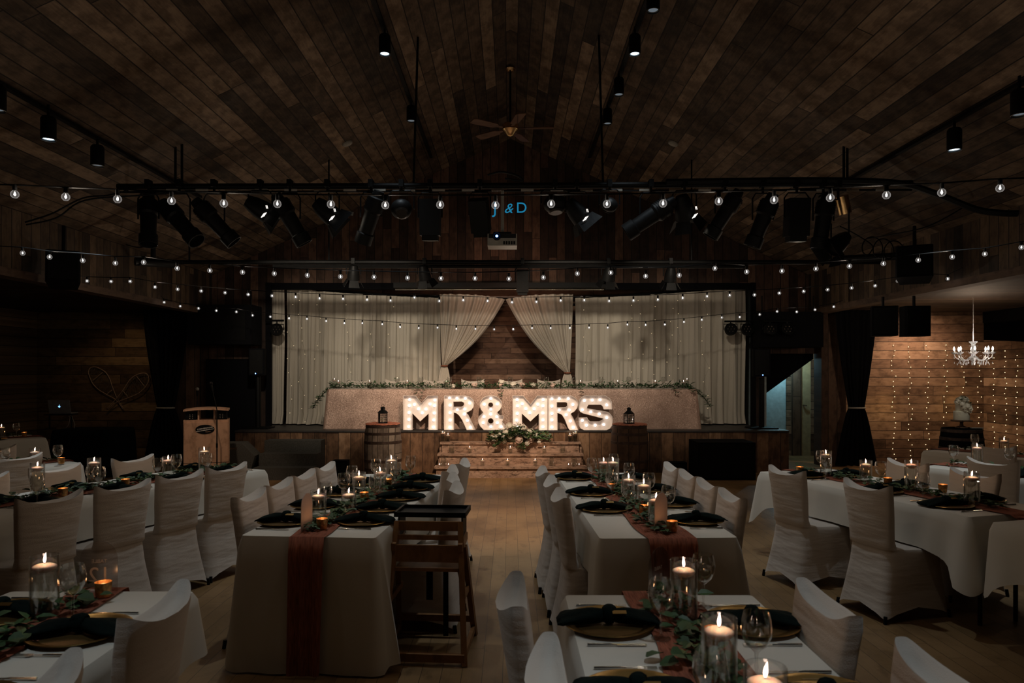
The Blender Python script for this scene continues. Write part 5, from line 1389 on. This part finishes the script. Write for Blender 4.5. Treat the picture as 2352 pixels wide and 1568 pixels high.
def on_step(lst, yy, z, word):
    for i, (px, k) in enumerate(lst):
        x = (px - CX) / (F / yy)
        if k == 'v':
            c = place('votive_clear', (x, yy, z + .001), 0, f'tiny glass votive, {ORD[i]} from the left on the {word} step', 'votives on the wooden steps')
        elif k == 'e':
            place('vase_low', (x, yy, z + .001), 0, f'clear vase without a floating candle, {ORD[i]} from the left on the {word} step', 'vases on the wooden steps')
        else:
            hh = {'vase_mid': .18 * .66, 'vase_low': .14 * .6, 'vase_step': .11 * .55}[k]
            v = place(k, (x, yy, z + .001), 0, f'clear vase holding a lit candle, {ORD[i]} from the left on the {word} step', 'vases on the wooden steps'); v.scale = (.85, .85, 1)
            place('candle_small', (x, yy, z + hh + .016), 0, f'lit floating candle, {ORD[i]} from the left on the {word} step', 'floating candles on the wooden steps')
            l = bpy.data.lights.new('candle_light', 'POINT'); l.energy = WCAN * .5; l.color = (1, .6, .34); l.shadow_soft_size = .01
            lo = bpy.data.objects.new('candle_light', l); COL.objects.link(lo); lo.location = (x, yy, z + hh + .07)
on_step([(1017, 'vase_mid'), (1029, 'vase_low'), (1309, 'vase_low'), (1321, 'vase_mid')], 11.93, .53, 'top')
on_step([(1038, 'e'), (1079, 'vase_step'), (1172, 'vase_step'), (1250, 'vase_step'), (1292, 'e')], 11.74, .36, 'middle')
on_step([(1009, 'v'), (1019, 'e'), (1030, 'v'), (1061, 'e'), (1108, 'vase_step'), (1166, 'vase_step'), (1229, 'vase_step'), (1266, 'e'), (1306, 'v'), (1318, 'e'), (1330, 'v')], 11.52, .18, 'bottom')
bq = thing('bouquet', (0, 0, 0), 0, 'ivory and blush rose bouquet with trailing greenery on the top step', 'bouquet')
bx, by, bz = at(1187, 1012, 11.86)
foliage('greenery', [(bx - .46, by - .02, .55), (bx - .25, by - .06, .6), (bx - .1, by - .1, .62), (bx, by - .04, .7), (bx + .1, by - .1, .62), (bx + .25, by - .06, .6), (bx + .54, by - .02, .55)], 620, .12, .075, .014, bq, 101, (), .535, .6, height=.12, up=1, mats=('leafb', 'leafc'))
foliage('greenery', [(bx + .06, by - .06, .56), (bx + .09, by - .1, .5), (bx + .08, by - .2, .46), (bx + .08, by - .24, .42)], 420, .07, .05, .012, bq, 102, (), .37, .7, height=.04, mats=('leafb', 'leafc'))
foliage('greenery', [(bx - .2, by - .12, .6), (bx - .3, by - .16, .54), (bx - .36, by - .18, .46)], 500, .05, .06, .012, bq, 103, (), None, .7, height=.02, mats=('leafb', 'leafc'))
m = MB(); m.sphere((bx, by + .02, .58), .12, 12, 8, (1.6, .6, .6)); m.build('foam_base', M['stem'], bq)
fl = [(1170, 978, 'p', 8), (1202, 982, 'p', 7), (1176, 990, 'b', 8), (1162, 992, 'p', 7), (1188, 992, 'p', 7), (1214, 992, 'p', 7), (1192, 1009, 'b', 9), (1218, 1008, 'b', 9), (1172, 1003, 'p', 6), (1157, 1000, 'p', 6), (1208, 1000, 'p', 7), (1230, 1000, 'p', 7), (1148, 998, 'p', 5), (1220, 990, 'p', 6), (1159, 1014, 'p', 6), (1210, 1016, 'p', 6), (1140, 1001, 'p', 5), (1238, 1009, 'p', 5), (1183, 984, 'p', 6)]
for i, (px, py, c, rr) in enumerate(fl):
    p = at(px, py, 11.74); m = MB(); rose(m, (0, 0, 0), rr / 140 * .78, i + 40, ((px - 1187) / 60, -1.2, (1005 - py) / 40 + .2)); m.build('rose', M['blush' if c == 'b' else 'petal'], bq, smooth=180, loc=(p.x, 11.74 + .03 * (i % 3), p.z))
for i, (px, py) in enumerate([(1131, 1002), (1134, 1011), (1238, 1015), (1192, 974), (1198, 977)]):
    p = at(px, py, 11.74); m = MB(); m.sphere((0, 0, 0), .02, 8, 6, (1.8, .8, .8)); m.build('bud', M['petal'], bq, smooth=180, loc=p, rot=(0, R(20 - i * 12), 0))

# ------------------------------------------------------------------ barrels and lanterns
def barrel(x, y, h, r0, r1, label, mat='barrel'):
    t = thing('wine_barrel', (x, y, 0), 0, label, 'barrel')
    pr = [(r0 + (r1 - r0) * math.sin(PI * i / 14) ** .9, h * i / 14) for i in range(15)]
    m = MB(); m.lathe([(.001, .0)] + pr + [(r0 - .02, h), (r0 - .022, h - .03), (.001, h - .03)], 40); m.build('staves', M[mat], t, smooth=35)
    for f in (.03, .17, .33, .67, .83, .96):
        rr = r0 + (r1 - r0) * math.sin(PI * f) ** .9 + .003
        m = MB(); m.lathe([(rr - .004, f * h - .022), (rr + .002, f * h - .02), (rr + .002, f * h + .02), (rr - .004, f * h + .022)], 40); m.build('hoop', M['hoop'], t, smooth=35)
    return t
def lantern(x, y, z, label):
    t = thing('lantern', (x, y, z), R(20), label, 'lantern', 'black lanterns on the barrels')
    m = MB(); s = .058
    m.box((0, 0, .006), (.13, .13, .012)); m.box((0, 0, .155), (.13, .13, .01))
    for a in (-1, 1):
        for b in (-1, 1): m.box((a * s, b * s, .08), (.01, .01, .15))
        for q in (-.02, .02): 
            m.box((q, a * s, .08), (.004, .005, .15)); m.box((a * s, q, .08), (.005, .004, .15))
        for zz in (.05, .085, .12): m.box((0, a * s, zz), (.115, .005, .004)); m.box((a * s, 0, zz), (.005, .115, .004))
    m.build('frame', M['black'], t)
    m = MB()
    for a in (-1, 1): m.box((a * (s - .004), 0, .08), (.001, .105, .14)); m.box((0, a * (s - .004), .08), (.105, .001, .14))
    m.build('pane', M['glass'], t)
    m = MB(); m.lathe([(.092, .16), (.06, .19), (.035, .205), (.035, .235), (.045, .238), (.02, .255), (.001, .258)], 4); m.build('roof', M['black'], t)
    m = MB(); m.tube([Vector((.022 * math.cos(a), 0, .275 + .022 * math.sin(a))) for a in [2*PI*i/12 for i in range(13)]], .003, 6); m.build('ring_handle', M['black'], t)
    m = MB(); m.lathe([(.001, .012), (.03, .012), (.03, .085), (.001, .085)], 16); m.build('candle', M['wax'], t)
def topper(x, y, z, label, seed):
    rnd = random.Random(seed); m = MB(); rows = []
    for k in range(6):
        r = [.001, .1, .18, .23, .262, .272][k]; zz = [.006, .006, .006, .006, .004, -.012][k]
        rows.append([(r * (1 + (.05 * rnd.random() if k > 3 else 0)) * math.cos(a), r * (1 + (.05 * rnd.random() if k > 3 else 0)) * math.sin(a), zz + rnd.uniform(0, .012 if k > 1 else .002)) for a in [2*PI*i/40 for i in range(40)]])
    m.quadstrip(rows); tag(m.build('barrel_topper_cloth', M['rustlace'], None, smooth=180, loc=(x, y, z)), label, 'cloth', 'rust cloths on the barrels')
barrel(-2.04, 11.5, .86, .262, .3, 'grey oak wine barrel left of the wooden steps'); topper(-2.04, 11.5, .861, 'rough rust coloured cloth on top of the left barrel', 3); lantern(-2.04, 11.5, .874, 'small black lantern on the left barrel')
barrel(1.91, 11.5, .85, .262, .3, 'dark oak wine barrel right of the wooden steps', 'pillar'); topper(1.91, 11.5, .851, 'rough rust coloured cloth on top of the right barrel', 5); lantern(1.9, 11.5, .864, 'small black lantern on the right barrel')

# ------------------------------------------------------------------ left side of the stage
LX, LY_ = -4.36, 10.3
t = thing('lectern', (LX, LY_, 0), R(19), 'maple lectern with oval black emblem left of the stage', 'lectern')
m = MB(); m.b2((-.3, .02, .0), (.3, .4, 1.0)); m.build('body', M['maple'], t)
m = MB(); m.b2((-.29, .0, .02), (.29, .02, .96)); m.build('front_panel', M['maple'], t)
m = MB(); pr = [(-.3, 1.125), (-.15, 1.14), (0, 1.146), (.15, 1.14), (.3, 1.125), (.3, 1.15), (.15, 1.165), (0, 1.171), (-.15, 1.165), (-.3, 1.15)]
m.prism(pr, -.03, .42); m.build('desk_board', M['maple'], t)
for s in (-1, 1):
    m = MB(); m.b2((s * .105 - .01, .04, 1.0), (s * .105 + .01, .36, 1.135)); m.build('support', M['maple'], t)
    m = MB(); m.b2((s * .205 - .07, .02, 1.0), (s * .205 + .07, .2, 1.11)); sp_ = m.build('speaker_block', M['black'], t)
    m = MB()
    for a in (-1, 1):
        for b in range(3): m.sphere((s * .2 + a * .017, .018, 1.025 + b * .024), .0075, 8, 5, (1, .4, 1))
    m.build('silver_dots', M['silver'], sp_)
em = MB(); em.prism([(.127 * math.cos(a), .066 * math.sin(a)) for a in [2*PI*i/32 for i in range(32)]], -.006, 0); e = em.build('emblem', M['black'], t, loc=(-.015, -.001, .865))
text('emblem_word', 'CORNERSTONE', .029, M['whitetxt'], e, (-.0, -.0075, .014), (R(90), R(-9), 0), .0004)
m = MB(); m.box((0, -.0075, -.012), (.235, .002, .006), Matrix.Rotation(R(-9), 3, 'Y')); m.build('emblem_stripe', M['whitetxt'], e)
text('emblem_small_word', 'Theatre', .022, M['maple'], e, (.04, -.0075, -.034), (R(90), R(-9), 0), .0004)
def mic_stand(x, y, base, pole, mic, label, white=False):
    t = thing('microphone_stand', (x, y, 0), 0, label, 'microphone stand', 'microphone stands')
    m = MB(); m.lathe([(.001, 0), (.13, 0), (.13, .012), (.02, .02), (.001, .02)], 24); m.build('base', M['black'], t)
    m = MB(); m.tube([(0, 0, .015), (0, 0, pole)], .009, 8); m.tube([(0, 0, pole * .55), (0, 0, pole * .6)], .014, 8); m.build('pole', M['black'], t)
    d = Vector(mic) - Vector((0, 0, pole))
    m = MB(); m.tube([(0, 0, pole), mic], .006, 6); m.build('boom', M['black'], t)
    m = MB(); q = Vector(mic); dd = d.normalized(); m.tube([q, q + dd * .03, q + dd * .09], [.01, .014, .018], 10); m.build('microphone', M['black'], t)
    m = MB(); m.sphere(q + dd * .11, .027, 12, 8); m.build('mic_head', M['white' if white else 'black'], t, smooth=180)
q = at(505, 940, 10.05); mic_stand(q.x, 9.95, 0, q.z - .0, (-.06, .0, 1.42), 'black microphone stand in front of the lectern')
q = at(453, 892, 11.0); mic_stand(q.x, 11.0, 0, q.z - .2, (0, 0, q.z - .12), 'microphone with pale foam head behind the lectern', True)
m = MB(); q = at(562, 1045, 11.4)
t = thing('floor_monitor', (-4.35, 11.3, 0), R(6), 'black wedge floor monitor left of the black steps', 'loudspeaker')
m.prism([(-.3, 0), (.22, 0), (.32, .36), (.12, .56), (-.3, .56)], 0, .4); m.build('cabinet', M['blackmat'], t)
m = MB(); m.b2((-.12, -.006, .47), (.05, 0, .5)); m.build('handle', M['silver'], t)
bs = thing('black_steps', (-3.55, 11.2, 0), R(0), 'three black carpeted steps up to the left part of the stage', 'steps')
for k, (z, y) in enumerate(((.19, 0), (.38, .26), (.57, .52))):
    m = MB(); m.b2((-.46, y, (k) * .19), (.46 - .0, .78, z)); m.build('step', M['blackmat'], bs)
def blackbox(px0, px1, py0, Y, dep, label, nm='black_box'):
    k = F / Y; x0, x1 = (px0 - CX) / k, (px1 - CX) / k; h = H - (py0 - HY) / k
    t = thing(nm, ((x0 + x1) / 2, Y, 0), 0, label, 'speaker box')
    w = x1 - x0; m = MB(); m.b2((-w/2, 0, 0), (w/2, dep, h)); m.build('cabinet', M['blackfab'], t)
    m = MB(); m.b2((-w/2 + .02, -.012, .03), (w/2 - .02, 0, h - .03)); m.build('grille', M['black'], t)
blackbox(762, 797, 1058, 11.45, .2, 'small black speaker box on the floor left of the left barrel')
blackbox(1540, 1578, 1062, 11.45, .2, 'small black speaker box on the floor right of the right barrel')
blackbox(1604, 1736, 1016, 11.2, .6, 'large black subwoofer on the floor right of the stage front', 'subwoofer')
# dj table, laptop
a = at(127, 985, 11.6); b = at(262, 985, 11.6)
w = b.x - a.x
c = cloth(w, .75, .74, .74, .74, 44, 1.2, mat='blackfab').build('black_tablecloth', M['blackfab'], None, smooth=180, loc=((a.x + b.x) / 2, 11.5, 0)); tag(c, 'black floor length cloth over the sound table below the snowshoes', 'tablecloth')
fold_table(w, .75, Vector(((a.x + b.x) / 2, 11.5, 0)), 0, 'sound table hidden under the black cloth by the snowshoe wall')
q = at(125, 950, 11.75)
t = thing('laptop_stand', (q.x + .1, 11.75, .757), 0, 'black raised stand under the laptop', 'stand')
m = MB(); m.b2((-.2, -.12, q.z - .775), (.2, .14, q.z - .76)); m.build('shelf', M['black'], t)
for s in (-1, 1): m = MB(); m.tube([(s * .18, .0, 0), (s * .18, .0, q.z - .775)], .012, 6); m.b2((s * .18 - .02, -.12, 0), (s * .18 + .02, .14, .01)); m.build('leg', M['black'], t)
t = thing('laptop', (q.x + .1 - .02, 11.78, q.z + .0), R(4), 'open laptop with glowing mark on its lid, left of the snowshoes', 'laptop')
m = MB(); m.b2((-.17, -.0, 0), (.17, .22, .012)); m.build('keyboard_base', M['laptop'], t)
m = MB(); m.box((0, -.03, .115), (.34, .008, .225), Matrix.Rotation(R(14), 3, 'X')); m.build('lid', M['laptop'], t)
m = MB(); m.prism([(.0 + .016 * math.cos(a) * (1 + .12 * math.cos(2 * a)), .016 * math.sin(a) * (1 - .15 * (math.sin(a) > .8))) for a in [2*PI*i/20 for i in range(20)]], -.001, .001); m.prism([(0, .018), (.008, .022), (.009, .031), (.002, .027)], -.001, .001)
m.build('glowing_mark', M['laptoplogo'], t, loc=(0, -.037, .118), rot=(R(14), 0, 0))
m = MB(); P = [at(150, 950, 11.7), at(165, 955, 11.7), at(172, 975, 11.68), at(170, 984, 11.66)]; m.tube(P, .004, 6); P2 = [at(150, 950, 11.7), at(161, 958, 11.68), at(158, 975, 11.66), at(150, 984, 11.64)]; m.tube(P2, .004, 6)
tag(m.build('laptop_cable', M['white'], None, smooth=180), 'pale cables hanging from the laptop to the black table', 'cable')
# snowshoes
def snowshoe(pts, bars, label, y):
    f = [Vector((at(x / 5.227, 780 + z / 5.227, YW).x, y, at(x / 5.227, 780 + z / 5.227, YW).z)) for x, z in pts]
    out = []
    n = len(f)
    for i in range(n - 1):
        p0, p1, p2, p3 = f[max(i-1, 0)], f[i], f[i+1], f[min(i+2, n-1)]
        for j in range(4):
            t = j / 4; out.append(.5 * ((2*p1) + (p2-p0)*t + (2*p0-5*p1+4*p2-p3)*t*t + (3*p1-p0-3*p2+p3)*t*t*t))
    out.append(f[-1])
    t = thing('snowshoe', (0, 0, 0), 0, label, 'snowshoe', 'crossed snowshoes on the wall')
    m = MB(); m.tube(out, .0075, 8); m.build('frame', M['snow'], t, smooth=180)
    for a, b in bars:
        A_, B2 = [Vector((at(q[0] / 5.227, 0, YW).x, y, at(0, 780 + q[1] / 5.227, YW).z)) for q in (a, b)]
        m = MB(); m.tube([A_, B2], .006, 6); m.build('crossbar', M['snow'], t)
    m = MB(); k = len(out)
    for i in range(6, k // 2, 2):
        m.tube([out[i], out[k - 1 - i]], .0018, 4, False)
        if k - 1 - i - 5 > k // 2: m.tube([out[i], out[k - 1 - i - 5]], .0018, 4, False); m.tube([out[i + 5], out[k - 1 - i]], .0018, 4, False)
    m.build('webbing', M['blackmat'], t)
snowshoe([(1500,830),(1420,705),(1360,560),(1330,470),(1280,390),(1200,340),(1140,325),(1090,345),(1075,400),(1100,470),(1130,530),(1200,600),(1300,660),(1410,725),(1490,835)], [((1125,490),(1245,390)), ((1300,645),(1362,600))], 'crossed wooden snowshoe with its toe at upper left', YW - .035)
snowshoe([(1300,830),(1400,725),(1500,600),(1580,480),(1660,420),(1750,400),(1795,425),(1805,490),(1770,560),(1700,630),(1600,680),(1480,725),(1400,760),(1310,835)], [((1655,430),(1755,560)), ((1495,610),(1555,680))], 'crossed wooden snowshoe with its toe at upper right', YW - .06)

# ------------------------------------------------------------------ cake corner
bxx, byy = 6.47, 10.3
barrel(bxx, byy, .885, .25, .29, 'dark barrel standing under the white wedding cake', 'blackfab')
t = thing('cake_stand', (bxx, byy, .887), 0, 'dark wooden pedestal cake stand on the dark barrel', 'cake stand')
m = MB(); m.lathe([(.001, 0), (.08, 0), (.075, .012), (.025, .03), (.02, .075), (.04, .095), (.001, .095)], 24); m.build('pedestal', M['pillar'], t, smooth=40)
m = MB(); m.lathe([(.001, .095), (.135, .095), (.138, .1), (.135, .112), (.001, .112)], 32); m.build('plate', M['pillar'], t, smooth=40)
t = thing('wedding_cake', (bxx, byy, 1.0), 0, 'two tier white wedding cake covered in ivory flowers', 'cake')
m = MB(); m.lathe([(.001, 0), (.1, 0), (.102, .005), (.102, .12), (.095, .128), (.001, .128)], 32); m.build('bottom_tier', M['cream'], t, smooth=40)
m = MB(); m.lathe([(.001, .129), (.074, .129), (.076, .135), (.076, .245), (.07, .25), (.001, .25)], 32); m.build('top_tier', M['cream'], t, smooth=40)
rnd = random.Random(6)
for i, (x, z, r) in enumerate([(-.06, .27, .04), (-.02, .29, .042), (.03, .285, .04), (-.085, .25, .032), (0, .255, .035), (.035, .2, .04), (.06, .165, .035), (-.02, .19, .035), (.0, .15, .035), (.05, .13, .03), (-.04, .23, .03)]):
    m = MB(); rose(m, (0, 0, 0), r, i + 300, (x * 3, -1, .4)); m.build('icing_flower', M['petal'], t, smooth=180, loc=(x, -.08 if z < .25 else -.03, z))
foliage('greenery', [(-.09, -.05, .26), (0, -.06, .31), (.05, -.06, .27), (.08, -.07, .2)], 160, .05, .045, .01, t, 310, (), None, .7, height=.03)
m = MB(); m.b2((.07, -.12, .0), (.24, -.08, .012)); tag(m.build('cake_knife', M['white'], None, loc=(bxx, byy, .887)), 'white handled cake knife lying beside the cake stand', 'knife')
# chandelier
cx_, cz_ = 6.96, 1.93
t = thing('chandelier', (cx_, 10.8, cz_), 0, 'small crystal chandelier with candle bulbs hanging in the right alcove', 'chandelier')
m = MB(); m.lathe([(.001, -.1), (.02, -.09), (.05, -.05), (.075, -.03), (.03, 0), (.018, .05), (.035, .08), (.02, .12), (.03, .18), (.055, .2), (.06, .215), (.02, .2), (.001, .2)], 16); m.build('column', M['crystal'], t, smooth=40)
m = MB()
z = .2
while z < ZA - cz_: m.sphere((0, 0, z + .01), .006, 6, 4, (1, 1, 1.4)); z += .02
m.build('chain', M['crystal'], t)
ca = None
for k in range(8):
    a = 2 * PI * k / 8 + .3; dx, dy = math.cos(a), math.sin(a); r = .245
    m = MB(); m.tube([(dx * .03, dy * .03, -.02), (dx * .1, dy * .1, -.07), (dx * .18, dy * .18, -.06), (dx * .235, dy * .235, -.02), (dx * r, dy * r, .02)], .009, 6)
    m.lathe([(.001, .0), (.02, .005), (.045, .03), (.046, .034), (.02, .02), (.012, .06), (.001, .06)], 12, (dx * r, dy * r, .02)); arm = m.build('arm', M['crystal'], t, smooth=60)
    m = MB(); m.lathe([(.001, .08), (.011, .09), (.013, .105), (.006, .13), (.001, .14)], 10, (dx * r, dy * r, 0)); m.build('flame_bulb', M['chandbulb'], arm, smooth=180)
    m = MB()
    for q in range(5): m.sphere((dx * r * (.35 + .16 * q), dy * r * (.35 + .16 * q), -.105 - .02 * (q % 2)), .008, 6, 4, (1, 1, 2.2))
    for q in range(3): m.sphere((dx * r * (1 - .3 * q), dy * r * (1 - .3 * q), -.03 - .02 * q - .03 * (q == 1)), .009, 6, 4, (1, 1, 1.8))
    for q in range(6):
        f = q / 5; m.sphere((dx * lerp(.05, r, f) , dy * lerp(.05, r, f), .15 - .1 * f - .12 * math.sin(PI * f)), .0055, 6, 4)
    m.build('crystal_drops', M['crystal'], arm)['kind'] = 'stuff'

# ------------------------------------------------------------------ lights of the room
def spot(name, loc, target, watt, ang, col, blend=.5, size=.05):
    l = bpy.data.lights.new(name, 'SPOT'); l.energy = watt; l.spot_size = R(ang); l.spot_blend = blend; l.color = col; l.shadow_soft_size = size
    o = bpy.data.objects.new(name, l); COL.objects.link(o); o.location = loc
    o.rotation_euler = (Vector(target) - Vector(loc)).to_track_quat('-Z', 'Y').to_euler(); return o
def point(name, loc, watt, col, size=.05):
    l = bpy.data.lights.new(name, 'POINT'); l.energy = watt; l.color = col; l.shadow_soft_size = size
    o = bpy.data.objects.new(name, l); COL.objects.link(o); o.location = loc; return o
# barn-door lamps on the front bar aimed at the stage
for px, tx, w_, an in ((598, -3.2, 1.35, 48), (752, -1.6, 1.2, 46), (1325, .9, 1.3, 46), (1572, 2.7, 1.0, 46)):
    p = at(px, 492, T1Y + .12); spot('stage_lamp', p, (tx, 13.2, 1.7), WS * w_, an, (1, .86, .68), .6)
spot('stage_lamp', at(1160, 480, T1Y + .2), (-.5, 12.0, .7), WS * 3.2, 56, (1, .74, .53), .9)
spot('floor_lamp', at(1262, 475, T1Y - .15), (0, 8.2, 0), WS * 2.0, 56, (1, .7, .48), 1)
# right alcove: ceiling lamp over the cake and the chandelier itself
point('chandelier_light', (cx_, 10.8, cz_ + .26), WA * .25, (1, .72, .5), .05)
spot('cake_lamp', (6.2, 8.9, 2.7), (6.47, 10.3, 1.1), 26, 26, (1, .95, .8), .7)
point('chandelier_light', (cx_ - .1, 10.5, cz_ - .2), 2.0, (1, .85, .75), .05)
spot('alcove_lamp', (7.3, 12.6, 2.72), (7.5, 13.4, 1.4), WA, 140, (1, .68, .47), 1, .1)
for x in (6.9, 8.2): point('fairy_glow', (x, 13.1, 1.1), 2.5, (1, .66, .25), .3)
point('passage_lamp', (5.5, 14.2, 1.9), 14, (.45, .85, 1), .05)
point('passage_lamp', (6.0, 13.95, 2.3), 4.0, (1, .9, .6), .1)
# warm lamp in the left aisle
spot('aisle_lamp', (-6.9, 12.2, 2.7), (-7.0, 13.3, .9), 12, 120, (1, .66, .36), 1, .1)
spot('gable_lamp', (-.2, 11.2, 2.9), (-.2, 13.0, 3.4), 42, 80, (1, .6, .42), 1, .1)
spot('lectern_lamp', (-3.6, 8.2, 3.6), (-4.3, 10.3, .7), 110, 34, (1, .74, .54), .6)

w = bpy.data.worlds.new('world'); sc.world = w; w.use_nodes = True
w.node_tree.nodes['Background'].inputs[0].default_value = (.02, .02, .025, 1); w.node_tree.nodes['Background'].inputs[1].default_value = .2
sc.view_settings.view_transform = 'Standard'; sc.view_settings.look = 'None'; sc.view_settings.exposure = EXPO; sc.view_settings.gamma = 1; sc.view_settings.use_curve_mapping = False
sc.cycles.max_bounces = 8; sc.cycles.transparent_max_bounces = 24; sc.cycles.sample_clamp_indirect = 2.0; sc.cycles.sample_clamp_direct = 0
sc.cycles.caustics_reflective = False; sc.cycles.caustics_refractive = False
sc.cycles.use_light_tree = True
# drop prototypes that were never placed
for k_, (o_, used_) in [(k_, v_) for k_, v_ in PROTO.items() if isinstance(v_, tuple)]:
    if not used_:
        for c_ in list(o_.children): bpy.data.objects.remove(c_)
        bpy.data.objects.remove(o_)
